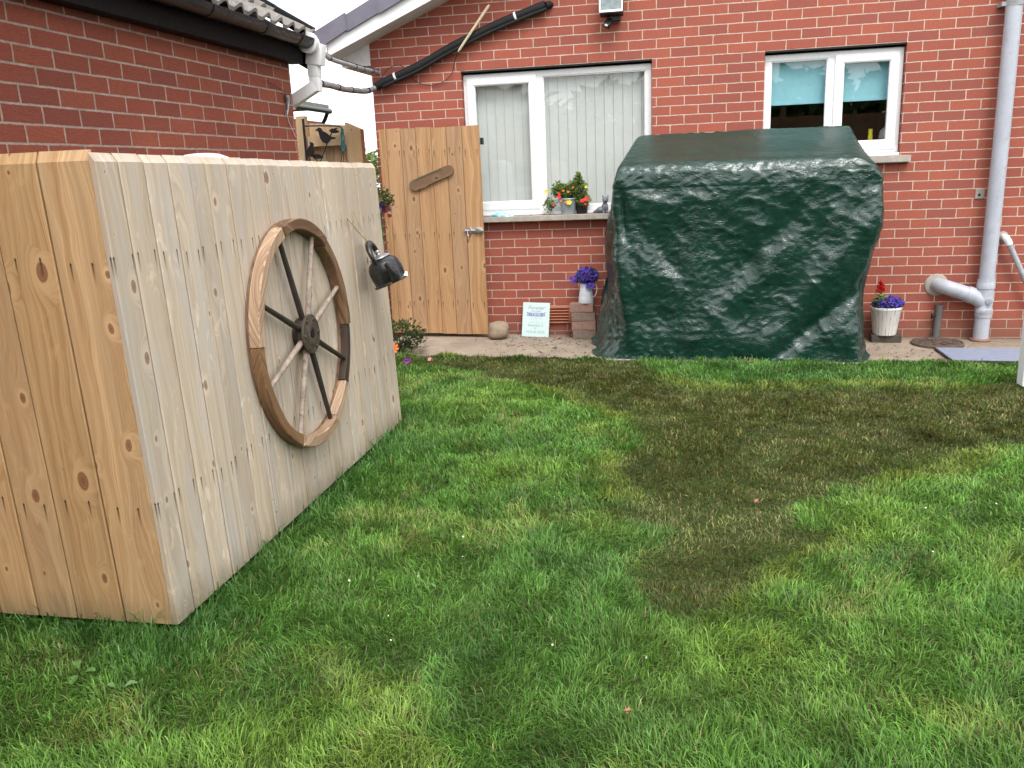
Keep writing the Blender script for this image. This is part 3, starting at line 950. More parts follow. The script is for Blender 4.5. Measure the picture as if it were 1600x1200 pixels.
# ================================================================== GARAGE
GX = -2.54
gar = thing('brick_garage', 'rustic red brick garage with black gutter at the left of the garden', 'garage', (GX, -4.5, 0))
GE = -1.905
m = MB()
gt = 2.24
m.add([(GX, -12, -0.3), (GX, GE, -0.3), (GX, GE, gt), (GX, -12, gt)], [(0, 1, 2, 3)])
m.add([(GX, GE, -0.3), (GX - 3.2, GE, -0.3), (GX - 3.2, GE, gt), (GX - 1.6, GE, gt + 0.9), (GX, GE, gt)], [(0, 1, 2, 3, 4)])
m.add([(GX, -12, -0.3), (GX, -12, gt), (GX - 3.2, -12, gt), (GX - 3.2, -12, -0.3)], [(0, 1, 2, 3)])
m.add([(GX - 3.2, -12, -0.3), (GX - 3.2, -12, gt), (GX - 3.2, GE, gt), (GX - 3.2, GE, -0.3)], [(0, 1, 2, 3)])
m.build('wall', M['brick_garage'], gar)
m = MB()
m.box((GX + 0.045, (-12 + GE) / 2 + 0.01, gt + 0.04), (0.085, 12 + GE - 0.02 + 0.06, 0.16))
m.build('fascia', M['black_board'], gar)
m = MB()
# half round gutter
gy0, gy1 = -12.0, -1.90
prof = [(0.056 * math.cos(a), 0.056 * math.sin(a)) for a in [math.pi + i * math.pi / 12 for i in range(13)]]
prof += [(0.052 * math.cos(a), 0.052 * math.sin(a) + 0.002) for a in [2 * math.pi - i * math.pi / 12 for i in range(13)]]
V, F = [], []
n = len(prof)
for yy in (gy0, gy1):
    for (a, b) in prof:
        V.append((-2.395 + a, yy, 2.345 + b))
for i in range(n):
    j = (i + 1) % n
    F.append((i, j, j + n, i + n))
m.add(V, F, None, 0, True)
m.add(V[:n], [tuple(range(n))]); m.add(V[n:], [tuple(reversed(range(n)))])
m.build('gutter', M['gutter'], gar)
for yy in (-2.08, -2.55, -3.15, -3.95, -4.9):
    pr = [(0.0605 * math.cos(a), 0.0605 * math.sin(a)) for a in [math.pi + i * math.pi / 12 for i in range(13)]]
    pr += [(0.0565 * math.cos(a), 0.0565 * math.sin(a)) for a in [2 * math.pi - i * math.pi / 12 for i in range(13)]]
    MB().prism(pr, (-2.395, yy, 2.3455), (1, 0, 0), (0, 0, 1), 0.035).build('gutter_bracket', M['black_metal'], gar)
# wavy tiled roof
def tile_sheet():
    V, F = [], []
    per = 0.165
    s31 = R(31)
    rows = 7
    ny = 440
    base = []
    for r_ in range(rows):
        for e in (0, 1):
            dist = r_ * 0.30 + e * 0.33
            lift = 0.028 if e == 0 else 0.0
            base.append((dist, lift))
    for (dist, lift) in base:
        for j in range(ny + 1):
            yy = -9.0 + (9.0 - 1.80) * j / ny
            ph = (yy + 1.80) / per * 2 * math.pi
            hh = 0.026 * max(-0.35, math.cos(ph)) + lift + 0.004 * mnoise.noise((yy * 9, dist * 5, 0))
            x_ = -2.405 - dist * math.cos(s31) + hh * math.sin(s31)
            z_ = 2.372 + dist * math.sin(s31) + hh * math.cos(s31)
            V.append((x_, yy, z_))
    for r_ in range(rows):
        for j in range(ny):
            a = (2 * r_) * (ny + 1) + j
            F.append((a, a + 1, a + ny + 2, a + ny + 1))
    mb = MB()
    mb.add(V, F, None, 0, True)
    # thick lower edge of each row
    for r_ in range(rows):
        o = (2 * r_) * (ny + 1)
        top = V[o:o + ny + 1]
        bot = [(p[0] - 0.006, p[1], p[2] - 0.020) for p in top]
        mb.add(top + bot, [(j, j + ny + 1, j + ny + 2, j + 1) for j in range(ny)])
    return mb
tile_sheet().build('roof', M['pantile'], gar)
m = MB()
ex = Vector((-math.cos(R(31)), 0, math.sin(R(31))))
for k in range(7):
    p = Vector((-2.412, -1.795, 2.385)) + ex * (0.15 + 0.30 * k) + Vector((0, 0, 0.014 + 0.003 * (k % 2)))
    m.box(p, (0.315, 0.05, 0.085), Matrix.Rotation(R(31), 3, 'Y'), bev=0.004)
m.build('verge_cap', M['gutter'], gar)
m = MB()
P0 = Vector((-2.45, -1.83, 2.36)); 
m.add([(-2.45, -12, 2.345), (-2.45, -1.81, 2.345), (-4.12, -1.81, 3.35), (-4.12, -12, 3.35)], [(0, 1, 2, 3)])
m.add([(-2.45, -1.81, 2.345), (-2.45, -1.81, 2.17), (-4.12, -1.81, 3.18), (-4.12, -1.81, 3.35)], [(0, 1, 2, 3)])
m.add([(-4.12, -12, 3.36), (-4.12, -1.81, 3.36), (-5.85, -1.81, 2.34), (-5.85, -12, 2.34)], [(0, 1, 2, 3)])
m.add([(-4.12, -12, 3.36), (-5.85, -12, 2.34), (-2.45, -12, 2.34)], [(0, 1, 2)])
m.build('roof_underlay', M['black_board'], gar)
# white outlet box and square down pipe
m = MB()
m.tube([(-2.395, -1.915, 2.325), (-2.395, -1.875, 2.325)], 0.066, 20)
m.tube([(-2.395, -1.877, 2.322), (-2.395, -1.845, 2.318)], 0.060, 20)
m.box((-2.385, -1.81, 2.262), (0.108, 0.08, 0.135), Matrix.Rotation(R(10), 3, 'Y'), bev=0.006)
m.box((-2.405, -1.81, 2.165), (0.072, 0.066, 0.09), bev=0.004)
m.box((-2.405, -1.81, 2.085), (0.066, 0.062, 0.115), bev=0.004)
m.box((-2.500, -1.81, 2.015), (0.215, 0.066, 0.072), Matrix.Rotation(R(-27), 3, 'Y'), bev=0.004)
m.box((-2.62, -1.81, 1.965), (0.08, 0.066, 0.085), bev=0.004)
m.build('downpipe', M['white_paint'], gar)
# cable end clip hanging on the garage wall
m = MB()
m.tube([(GX + 0.012, -2.28, 2.065), (GX + 0.018, -2.14, 2.035), (GX + 0.012, -2.03, 2.015), (GX + 0.014, -1.965, 2.02), (GX + 0.014, -1.99, 2.000), (GX + 0.016, -2.05, 1.99)], 0.0025, 6)
m.build('cable', M['black_metal'], gar)
m = MB()
m.tube([(GX + 0.02, -2.03, 1.995), (GX + 0.025, -2.025, 1.965)], [0.016, 0.014], 10)
m.tube([(GX + 0.025, -2.025, 1.968), (GX + 0.022, -2.035, 1.91), (GX + 0.022, -2.06, 1.865)], [0.014, 0.009, 0.004], 10)
m.build('cable_end', M['ash_grey'], gar)
m = MB()
m.tube([(GX + 0.01, -2.04, 1.90), (GX + 0.01, -2.01, 1.83), (GX + 0.01, -1.935, 1.74)], 0.0015, 5)
m.build('loose_wire', M['white_paint'], gar)

# ================================================================== TIMBER SCREEN
scr = thing('timber_screen', 'tall boarded timber screen with wheel and kettle hung on its side', 'fence', (-1.63, -5.2, 0.05))
SX, SY0, SY1 = -1.618, -5.205, -2.835
lean = Vector((-0.030, 0, 1)).normalized()
def htop(y):
    return 1.512 - 0.030 * (y - SY0) / (SY1 - SY0)
ys = [SY0]
wds = [0.105, 0.128, 0.128, 0.128, 0.105, 0.147, 0.147, 0.147, 0.130, 0.150, 0.150, 0.140, 0.143, 0.150, 0.147, 0.155, 0.160]
sc_ = (SY1 - SY0) / sum(wds)
y = SY0
m = MB()
for i, wd in enumerate(wds):
    wd *= sc_
    yc = y + wd / 2
    m.board((SX + random.uniform(-.0015, .0015), yc, 0.05), (0, 1, 0), (1, 0, 0.03), wd - random.uniform(0.005, 0.0075), 0.020, htop(yc) + random.uniform(-0.0012, 0.0012), random.random(), 0.0032, topch=0.027, topdz=random.uniform(-.001, .001), up=lean)
    y += wd
m.build('side_panel', M['wood_side'], scr)
m = MB()
m.box((SX - 0.0255 - 0.022, (SY0 + SY1) / 2, 0.79), (0.006, SY1 - SY0 - 0.05, 1.44), Matrix.Rotation(-math.atan(0.030), 3, 'Y'))
m.box((SX - 0.50, SY0 + 0.028, 0.79), (0.84, 0.006, 1.44))
m.build('gap_blackout', M['tape'], scr)  # unseen dark sheets added to stop light and blacken the board gaps
x = SX - 0.0215
m = MB()
fw = [0.178, 0.182, 0.150, 0.150, 0.150, 0.12]
for i, wd in enumerate(fw):
    xc = x - wd / 2
    m.board((xc, SY0 + 0.003 + random.uniform(-.001, .001), 0.048), (1, 0, 0), (0, -1, 0), wd - 0.005, 0.020, 1.522 + random.uniform(-0.001, 0.001), random.random() * 0.97 + 0.01, 0.0035, topch=0.032, topdz=random.uniform(-.001, .001), up=lean)
    x -= wd
m.build('front_panel', M['wood_front'], scr)
m = MB()
for zz in (0.42, 1.20):
    m.box((SX - 0.045 - 0.03 * zz, (SY0 + SY1) / 2, zz), (0.045, SY1 - SY0 - 0.06, 0.07))
    m.box((SX - 0.50, SY0 + 0.048, zz), (0.80, 0.045, 0.07))
for yy in (SY0 + 0.11, -4.0, SY1 - 0.06):
    m.box((SX - 0.13, yy, 0.68), (0.075, 0.075, 1.36))
m.build('rail', M['wood_fence'], scr)
# rounded white top of the tank that the screen hides
m = MB()
m.lathe([(0.17, 0.0), (0.17, 1.50), (0.16, 1.545), (0.125, 1.582), (0.08, 1.600), (0.04, 1.605), (0.0, 1.606)], (-2.315, -3.5, 0.0), 40)
tag(m.build('water_tank', M['white_paint']), 'white domed tank top just showing above the timber screen', 'tank')

# ---- wagon wheel
WC = Vector((SX - 0.03 * 0.78 + 0.0, -4.046, 0.802))
wheel = thing('wagon_wheel', 'old wooden wagon wheel with eight spokes fixed to the screen', 'wheel', WC)
exx, eyy, ezz = Vector((0, 1, 0)), lean.copy(), Vector((1, 0, 0.03)).normalized()
def wp(a, r, d):
    return WC + (exx * math.cos(a) * 0.935 + eyy * math.sin(a)) * r + ezz * d
def felloe(a0, a1, ri, ro, d0, d1, mat, rnd):
    mb = MB()
    n = 18
    V, F, U = [], [], []
    for i in range(n + 1):
        a = a0 + (a1 - a0) * i / n
        jr = 0.003 * math.sin(a * 9 + rnd * 30)
        c = 0.004
        for (r_, d_) in ((ri + jr, d0), (ro, d0), (ro, d1 - c), (ro - c, d1), (ri + c + jr, d1), (ri + jr, d1 - c)):
            V.append(wp(a, r_, d_))
    k = 6
    # grain runs along the chord of the segment, as in sawn timber
    am = (a0 + a1) / 2
    ta, na = (exx * -math.sin(am) + eyy * math.cos(am)), (exx * math.cos(am) + eyy * math.sin(am))
    def uvp(p, side):
        q = V[p] - WC
        return (q.dot(na) + (q.dot(ezz) if side else 0), q.dot(ta) + 1)
    for i in range(n):
        for j in range(k):
            f = (i * k + j, i * k + (j + 1) % k, (i + 1) * k + (j + 1) % k, (i + 1) * k + j)
            F.append(f)
            U.append([uvp(p, j not in (3,)) for p in f])
    F.append(tuple(range(k))); U.append([uvp(p, False) for p in F[-1]])
    F.append(tuple(reversed(range(n * k, n * k + k)))); U.append([uvp(p, False) for p in F[-1]])
    mb.add(V, F, U, rnd)
    return mb.build('felloe', mat, wheel)
cuts = [(-22, 38, 'felloe_dark', 0.075), (38.3, 66, 'felloe_brown', 0.082), (66.3, 104, 'felloe_brown', 0.078), (104.3, 172, 'felloe_pale', 0.084), (172.3, 236, 'felloe_dark', 0.078), (236.3, 296, 'felloe_brown', 0.074), (296.3, 337.7, 'felloe_pale', 0.080)]
mats = ['felloe_brown', 'felloe_brown', 'felloe_brown', 'felloe_pale', 'felloe_brown', 'felloe_pale', 'felloe_dark']
cuts = [(-4, 52, 'felloe_brown', 0.082, 0.3), (52.4, 108, 'felloe_brown', 0.088, 0.6), (108.4, 176, 'felloe_pale', 0.084, 0.2), (176.4, 244, 'felloe_brown', 0.078, 0.75), (244.4, 292, 'felloe_pale', 0.084, 0.45), (292.4, 320, 'felloe_pale', 0.080, 0.9), (320.4, 355.6, 'felloe_dark', 0.074, 0.15)]
for (a, b, mt, dd, rn) in cuts:
    felloe(R(a), R(b), 0.449, 0.497, 0.016, dd - 0.024, M[mt], rn)
# charred inner lining strip (back layer of the rim)
mb = MB()
V, F = [], []
n = 96
for i in range(n):
    a = 2 * math.pi * i / n
    for (r_, d_) in ((0.452, 0.003), (0.494, 0.003), (0.494, 0.0155), (0.452, 0.0155)):
        V.append(wp(a, r_, d_))
for i in range(n):
    for j in range(4):
        F.append((i * 4 + j, i * 4 + (j + 1) % 4, ((i + 1) % n) * 4 + (j + 1) % 4, ((i + 1) % n) * 4 + j))
mb.add(V, F, None, 0.3)
mb.build('back_rim', M['felloe_brown'], wheel)
for k in range(8):
    a = R(22.5 + 45 * k - 3)
    pale = k in (0, 4, 1, 5) if False else k in (0, 4)
    mb = MB()
    rr = [0.0125, 0.013, 0.012, 0.011, 0.0105]
    mb.tube([wp(a, 0.06 + (0.455 - 0.06) * i / 4, 0.038 - 0.004 * i / 4) for i in range(5)], rr, 12)
    mt = 'spoke_pale' if k in (0, 4, 1, 5) else 'spoke_dark'
    mb.build('spoke', M[mt], wheel)
rotm = Matrix((exx, eyy, ezz)).transposed()
mb = MB()
mb.lathe([(0.068, 0.002), (0.074, 0.012), (0.074, 0.042), (0.068, 0.050)], WC, 32, rotm)
h_ = mb.build('hub', M['felloe_dark'], wheel)
mb = MB()
mb.lathe([(0.068, 0.0502), (0.082, 0.0505), (0.087, 0.053), (0.087, 0.059), (0.083, 0.062), (0.056, 0.061), (0.050, 0.065), (0.034, 0.067), (0.022, 0.066), (0.020, 0.061), (0.0, 0.060)], WC, 40, rotm)
for i in range(6):
    a = i * math.pi / 3
    mb.lathe([(0.007, 0.061), (0.007, 0.067), (0.0, 0.068)], WC + (exx * math.cos(a) + eyy * math.sin(a)) * 0.069, 10, rotm)
mb.build('hub_plate', M['hub'], h_)
mb = MB()
mb.lathe([(0.0155, 0.0615), (0.0155, 0.0685), (0.0, 0.0686)], WC, 16, rotm)
mb.build('axle_hole', M['tape'], h_)

# ---- kettle
KC = Vector((-1.515, -3.215, 0.985))
ket = thing('kettle', 'battered black kettle hanging by twine on the timber screen', 'kettle', KC)
kr = (Matrix.Rotation(R(9), 3, 'Z') @ Matrix.Rotation(R(-21), 3, 'Y'))
def kp(x, y, z):
    return KC + kr @ Vector((x, y, z))
m = MB()
m.lathe([(0.0, -0.078), (0.088, -0.078), (0.094, -0.074), (0.092, -0.068), (0.083, -0.062), (0.088, -0.03), (0.089, 0.0), (0.084, 0.028), (0.072, 0.048), (0.054, 0.058), (0.050, 0.063), (0.0, 0.063)], KC, 36, kr)
b_ = m.build('body', M['kettle'], ket)
m = MB()
m.lathe([(0.057, 0.0635), (0.055, 0.070), (0.035, 0.080), (0.012, 0.084), (0.009, 0.094), (0.014, 0.100), (0.010, 0.108), (0.0, 0.109)], KC, 28, kr)
m.build('lid', M['ash_grey'], ket)
m = MB()
m.tube([kp(0.045, -0.078, -0.055), kp(0.05, -0.098, -0.030), kp(0.045, -0.115, 0.005), kp(0.04, -0.128, 0.030)], [0.030, 0.024, 0.016, 0.012], 14)
m.build('spout', M['kettle'], ket)
m = MB()
m.tube(spline([kp(-0.018, 0.070, 0.045), kp(-0.02, 0.086, 0.090), kp(-0.022, 0.060, 0.138), kp(-0.022, 0.0, 0.156), kp(-0.022, -0.055, 0.138), kp(-0.020, -0.082, 0.090), kp(-0.018, -0.068, 0.045)], 4), [0.008 + 0.009 * math.sin(math.pi * i / 24) for i in range(25)], 12)
m.build('handle', M['kettle'], ket)
m = MB()
m.tube([kp(0.086, -0.02, -0.072), kp(0.098, -0.01, -0.052)], [0.013, 0.006], 8)
m.build('white_bit', M['white_paint'], ket)  # small white piece on the edge of the kettle base
nl = Vector((SX - 0.03 * 1.22 + 0.012, -3.37, 1.265))
m = MB()
m.tube([kp(-0.022, 0, 0.156), (nl + kp(-0.022, 0, 0.156)) / 2 + Vector((0.004, 0, -.006)), nl], 0.0035, 6)
m.tube([kp(-0.026, 0.01, 0.158), nl + Vector((0, 0.10, 0.03))], 0.003, 6)
m.build('twine', M['string'], ket)

# ================================================================== GATE
gate = thing('gate', 'orange brown boarded gate standing open flat against the house wall', 'gate', (-2.12, -0.13, 0.05))
m = MB()
gw = [0.065, 0.128, 0.132, 0.134, 0.132, 0.134, 0.150]
x = -2.572
tot = sum(gw)
for i, wd in enumerate(gw):
    wd = wd * 0.893 / tot
    m.board((x + wd / 2, -0.165 + random.uniform(-.001, .001), 0.075 - 0.022 * i / 6 + random.uniform(-.002, .002)), (1, 0, -0.012), (0, -1, 0), wd - 0.003, 0.022, 1.780 + 0.010 * i / 6 + random.uniform(-.003, .003), random.random(), 0.003, topdz=random.uniform(-.002, .002))
    x += wd
m.build('board', M['wood_gate'], gate)
m = MB()
m.box((-2.125, -0.1405, 0.96), (0.87, 0.004, 1.76))
m.build('gap_blackout', M['tape'], gate)  # dark sheet added behind the gate boards so their gaps read black
for zz in (0.34, 0.95, 1.65):
    MB().box((-2.125, -0.1155, zz), (0.86, 0.045, 0.10)).build('ledge', M['wood_gate'], gate)
m = MB()
m.box((-1.664, -0.135, 1.715), (0.022, 0.04, 0.055))
m.build('hinge', M['black_metal'], gate)
m = MB()
bx, by, bz = -1.762, -0.170, 0.972
m.box((bx, by - 0.002, bz), (0.155, 0.004, 0.046), bev=0.001)
m.tube([(bx - 0.078, by - 0.012, bz + 0.002), (bx + 0.085, by - 0.012, bz - 0.002)], 0.008, 10)
m.box((bx - 0.03, by - 0.010, bz), (0.014, 0.026, 0.050), bev=0.003)
m.box((bx + 0.04, by - 0.010, bz), (0.055, 0.026, 0.038), bev=0.004)
m.tube([(bx - 0.055, by - 0.018, bz), (bx - 0.056, by - 0.022, bz - 0.034), (bx - 0.048, by - 0.024, bz - 0.044), (bx - 0.040, by - 0.022, bz - 0.034)], 0.004, 8)
m.build('bolt', M['steel'], gate)
# driftwood board hung on the gate
pl = thing('hanging_board', 'weathered brown plank hung tilted on the gate by thin string', 'wooden plank', (-2.115, -0.19, 1.43))
a = math.atan2(0.142, 0.396)
outl = []
for i in range(9):
    t_ = -math.pi / 2 + math.pi * i / 8
    outl.append((0.165 + 0.045 * math.cos(t_), 0.045 * math.sin(t_)))
outl += [(-0.15, 0.047), (-0.19, 0.040), (-0.208, 0.016), (-0.205, -0.022), (-0.180, -0.046), (-0.10, -0.050), (-0.075, -0.058), (-0.055, -0.046), (0.05, -0.044)]
rp = Matrix.Rotation(a, 2)
outl2 = [tuple(rp @ Vector(p)) for p in outl]
m = MB()
m.prism(outl2, (-2.115, -0.181, 1.430), (1, 0, 0), (0, 0, 1), 0.020)
o = m.build('plank', M['wood_old'], pl)
# grain along the plank
uvd = o.data.uv_layers[0].data
ri = rp.inverted()
for lp in o.data.loops:
    p = o.data.vertices[lp.vertex_index].co
    q = ri @ Vector((p.x + 2.115, p.z - 1.43))
    uvd[lp.index].uv = (q.y, q.x + 0.5)
m = MB()
c_, s_ = math.cos(a), math.sin(a)
def hb(u, v): return (-2.115 + u * c_ - v * s_, -0.1925, 1.43 + u * s_ + v * c_)
m.tube([hb(-0.155, 0.012), hb(-0.15, 0.035), hb(0.0, 0.038), hb(0.115, 0.033)], 0.0032, 6)
m.build('cord', M['green_string'], pl)
m = MB()
top = (-2.075, -0.172, 1.66)
for q in (hb(-0.15, 0.03), hb(0.115, 0.034)):
    m.tube([q, ((q[0] + top[0]) / 2, -0.182, (q[2] + top[2]) / 2), top], 0.0013, 5)
m.build('string', M['string'], pl)

# ================================================================== TARPAULIN
tarp_levels = [  # z front, z back, x0f, x0b, x1f, x1b, yf, yb, corner r
    (1.482, 1.700, -0.430, -0.335, 1.190, 1.272, -0.930, -0.250, 0.02),
    (1.455, 1.670, -0.452, -0.360, 1.235, 1.300, -0.985, -0.205, 0.04),
    (1.400, 1.560, -0.478, -0.420, 1.330, 1.345, -1.015, -0.160, 0.05),
    (1.310, 1.400, -0.495, -0.490, 1.402, 1.375, -1.030, -0.130, 0.05),
    (1.220, 1.280, -0.492, -0.520, 1.398, 1.375, -1.030, -0.120, 0.06),
    (0.950, 0.950, -0.490, -0.580, 1.372, 1.370, -1.018, -0.110, 0.08),
    (0.600, 0.600, -0.485, -0.635, 1.342, 1.350, -1.000, -0.110, 0.10),
    (0.300, 0.300, -0.490, -0.680, 1.338, 1.350, -0.998, -0.105, 0.14),
    (0.120, 0.120, -0.545, -0.705, 1.345, 1.355, -1.005, -0.100, 0.16),
    (0.045, 0.045, -0.600, -0.722, 1.352, 1.365, -1.008, -0.100, 0.16),
    (0.012, 0.012, -0.660, -0.740, 1.390, 1.380, -1.012, -0.095, 0.18)]
def build_tarp():
    NS = 440
    rows = []
    # perimeter parameter: front .46, right .14, back .2, left .2
    def unit(s):
        if s < 0.46: return (-1 + 2 * s / 0.46, -1.0)
        s -= 0.46
        if s < 0.14: return (1.0, -1 + 2 * s / 0.14)
        s -= 0.14
        if s < 0.20: return (1 - 2 * s / 0.20, 1.0)
        s -= 0.20
        return (-1.0, 1 - 2 * s / 0.20)
    UV = [unit(i / NS) for i in range(NS)]
    def ringpts(Lv, scale=1.0):
        zf, zb, x0f, x0b, x1f, x1b, yf, yb, r = Lv
        out = []
        for (u, v) in UV:
            u, v = u * scale, v * scale
            hy = (v + 1) / 2
            x0, x1 = x0f + (x0b - x0f) * hy, x1f + (x1b - x1f) * hy
            w2, d2 = (x1 - x0) / 2, (yb - yf) / 2
            x, y = u * w2, v * d2
            # round the corner
            cx, cy = w2 - r, d2 - r
            if scale == 1.0 and abs(x) > cx and abs(y) > cy:
                dx, dy = (abs(x) - cx), (abs(y) - cy)
                mx = max(dx, dy)
                l = math.hypot(dx, dy)
                k = mx / l if l > 0 else 1
                x, y = math.copysign(cx + dx * k, x), math.copysign(cy + dy * k, y)
            out.append(Vector(((x0 + x1) / 2 + x, (yf + yb) / 2 + y, zf + (zb - zf) * hy)))
        return out
    for k in range(36):
        rows.append((ringpts(tarp_levels[0], 0.02 + 0.98 * k / 36), 0))
    nsub = [10, 12, 12, 10, 26, 34, 28, 18, 8, 6]
    for i in range(len(tarp_levels) - 1):
        A, B = tarp_levels[i], tarp_levels[i + 1]
        P_, N_ = tarp_levels[max(0, i - 1)], tarp_levels[min(len(tarp_levels) - 1, i + 2)]
        for k in range(nsub[i]):
            t = k / nsub[i]
            Lv = tuple((1 - t) * a + t * b for a, b in zip(A, B))
            rows.append((ringpts(Lv), 1))
    rows.append((ringpts(tarp_levels[-1]), 1))
    NR = len(rows)
    P = np.array([[tuple(p) for p in r[0]] for r in rows])
    # smooth along rows to soften the level corners
    for it in range(3):
        Q = P.copy()
        Q[1:-1] = 0.25 * P[:-2] + 0.5 * P[1:-1] + 0.25 * P[2:]
        P = Q
    for it in range(14):
        Q = P.copy()
        Q[31:58] = 0.25 * P[30:57] + 0.5 * P[31:58] + 0.25 * P[32:59]
        P = Q
    def seg(px, pz, a, b, wdt):
        ax_, az_ = a; bx_, bz_ = b
        dx, dz = bx_ - ax_, bz_ - az_
        L2 = dx * dx + dz * dz
        t = min(1, max(0, ((px - ax_) * dx + (pz - az_) * dz) / L2))
        d = math.hypot(px - ax_ - t * dx, pz - az_ - t * dz)
        sd = ((px - ax_) * dz - (pz - az_) * dx) / math.sqrt(L2)
        return math.exp(-(d / wdt) ** 2) * (0.35 + 0.65 * math.sin(math.pi * min(1, max(0, t * 0.9 + 0.05)))), sd
    folds = [((1.33, 1.05), (0.62, 0.12), 0.10, 0.030), ((1.30, 0.55), (0.72, 0.06), 0.06, -0.034), ((0.95, 1.25), (0.35, 0.55), 0.07, -0.016),
             ((0.9, 0.95), (0.1, 0.2), 0.09, 0.018), ((-0.40, 1.15), (0.15, 0.45), 0.06, -0.014), ((-0.2, 1.2), (-0.32, 0.4), 0.05, 0.018),
             ((0.15, 1.2), (0.05, 0.5), 0.05, 0.012), ((0.5, 1.2), (0.62, 0.6), 0.06, 0.012), ((1.2, 1.3), (1.02, 0.8), 0.05, 0.018), ((-0.46, 0.9), (-0.36, 0.12), 0.05, 0.026),
             ((-0.44, 1.28), (-0.42, 0.95), 0.035, -0.03), ((0.0, 0.6), (0.5, 0.1), 0.08, 0.014)]
    Nrm = np.zeros_like(P)
    dS = np.roll(P, -1, 1) - np.roll(P, 1, 1)
    dR = np.zeros_like(P)
    dR[1:-1] = P[2:] - P[:-2]
    dR[0] = P[1] - P[0]; dR[-1] = P[-1] - P[-2]
    Nrm = np.cross(dR, dS)
    Nrm /= (np.linalg.norm(Nrm, axis=2, keepdims=True) + 1e-9)
    out = P.copy()
    for r_ in range(NR):
        side = rows[r_][1]
        for c in range(NS):
            x, y, z = P[r_, c]
            q = Vector((x, y * 1.3, z))
            d = 0.0
            if side:
                fz = min(1, max(0, (1.42 - z) / 0.15))
                d += 0.046 * fz * mnoise.noise(Vector((q.x * 2.3 + q.z * 0.8, q.y * 2.3, q.z * 2.6)))
                rg = 1 - abs(mnoise.noise(Vector((q.x * 6 + q.z * 2.5, q.y * 6, q.z * 5 + 7))))
                d += 0.013 * fz * (rg ** 2 - 0.5)
                rg = 1 - abs(mnoise.noise(Vector((q.x * 13 - q.z * 4, q.y * 13, q.z * 17 + 3))))
                d += 0.0065 * (rg ** 2 - 0.5)
                d += 0.0016 * mnoise.noise(Vector((q.x * 26, q.y * 26, q.z * 44)))
                d += 0.022 * fz * mnoise.noise(Vector((q.x * 1.4, q.y * 2.0, q.z * 1.1 + 5)))
                if y < -0.85:
                    for (a, b, wdt, amp) in folds:
                        e, sd = seg(x, z, a, b, wdt)
                        d += 1.4 * amp * e
                    d -= 0.0028 * math.exp(-((z - 1.292 - 0.004 * x) / 0.006) ** 2)
                    d -= 0.005 * math.exp(-((x - 0.40) / 0.006) ** 2) * (1 if z < 1.29 else 0)
                    d -= 0.004 * math.exp(-((x + 0.02) / 0.006) ** 2) * (1 if z < 1.29 else 0)
                else:
                    d += 0.02 * fz * math.sin(y * 14 + z * 3 + 2 * mnoise.noise(q * 2))
                if z < 0.14:
                    d += 0.022 * mnoise.noise(Vector((q.x * 6, q.y * 6, 9))) * (0.14 - z) / 0.14
            else:
                d += 0.016 * mnoise.noise(Vector((x * 2.4, y * 1.5, 4))) + 0.0022 * mnoise.noise(Vector((x * 24, y * 5, 1)))
                sag = max(0, 1 - abs(r_ / 36 - 0.55) / 0.45)
                d -= 0.012 * sag
            out[r_, c] += Nrm[r_, c] * d
    base = np.array([[gnd(p[0], p[1]) for p in row] for row in out])
    out[..., 2] = np.maximum(out[..., 2] + base * np.clip(1 - out[..., 2] / 0.4, 0, 1), base + 0.006)
    V = out.reshape(-1, 3)
    idx = np.arange(NR * NS).reshape(NR, NS)
    a = idx[:-1]; b = np.roll(idx, -1, 1)[:-1]; c = np.roll(idx, -1, 1)[1:]; d = idx[1:]
    Fq = np.stack([a, d, c, b], -1).reshape(-1, 4)
    # close the middle of the roof
    cen = V[:NS].mean(0)
    V = np.vstack([V, cen])
    Ft = np.stack([np.arange(NS), np.roll(np.arange(NS), -1), np.full(NS, len(V) - 1)], -1)
    return bigmesh('garden_seat_cover', V, Fq, Ft, M['tarp'], smooth=True)
tag(build_tarp(), 'large crinkled dark green tarpaulin cover over a garden swing seat', 'cover')

# ================================================================== WALL FITTINGS
# soil pipe
sp = thing('soil_pipe', 'grey plastic soil pipe running down the house wall at the right', 'drain pipe', (2.40, -0.1, -0.03))
PX, PY = 2.404, -0.095
m = MB()
m.tube([(PX + 0.012, PY, 4.3), (PX + 0.004, PY, 1.5), (PX - 0.008, PY, 0.43)], 0.0575, 28)
m.build('pipe', M['pipe_grey'], sp)
m = MB()
zb = gnd(PX, -0.1)
m.tube([(PX - 0.010, PY, 0.17), (PX - 0.014, PY, zb - 0.03)], 0.0575, 28)
m.build('lower_pipe', M['pipe_grey'], sp)
m = MB()
m.tube([(PX - 0.008, PY, 0.465), (PX - 0.008, PY, 0.435), (PX - 0.008, PY, 0.430), (PX - 0.008, PY, 0.395), (PX - 0.008, PY, 0.390), (PX - 0.009, PY, 0.235), (PX - 0.009, PY, 0.23), (PX - 0.009, PY, 0.20), (PX - 0.009, PY, 0.195), (PX - 0.010, PY, 0.165)], [0.064, 0.064, 0.067, 0.067, 0.062, 0.062, 0.066, 0.066, 0.063, 0.063], 28)
m.tube([(PX - 0.01, PY, 0.26), (PX - 0.045, PY - 0.002, 0.30), (PX - 0.09, PY - 0.006, 0.330), (PX - 0.13, PY - 0.006, 0.347)], [0.059, 0.059, 0.060, 0.060], 24)
m.tube([(PX - 0.105, PY - 0.006, 0.336), (PX - 0.135, PY - 0.006, 0.349), (PX - 0.150, PY - 0.006, 0.354)], [0.066, 0.066, 0.062], 24)
m.tube([(PX + 0.005, PY - 0.055, 0.300), (PX + 0.007, PY - 0.078, 0.300)], 0.026, 20)
m.build('junction', M['pipe_grey'], sp)
m = MB()
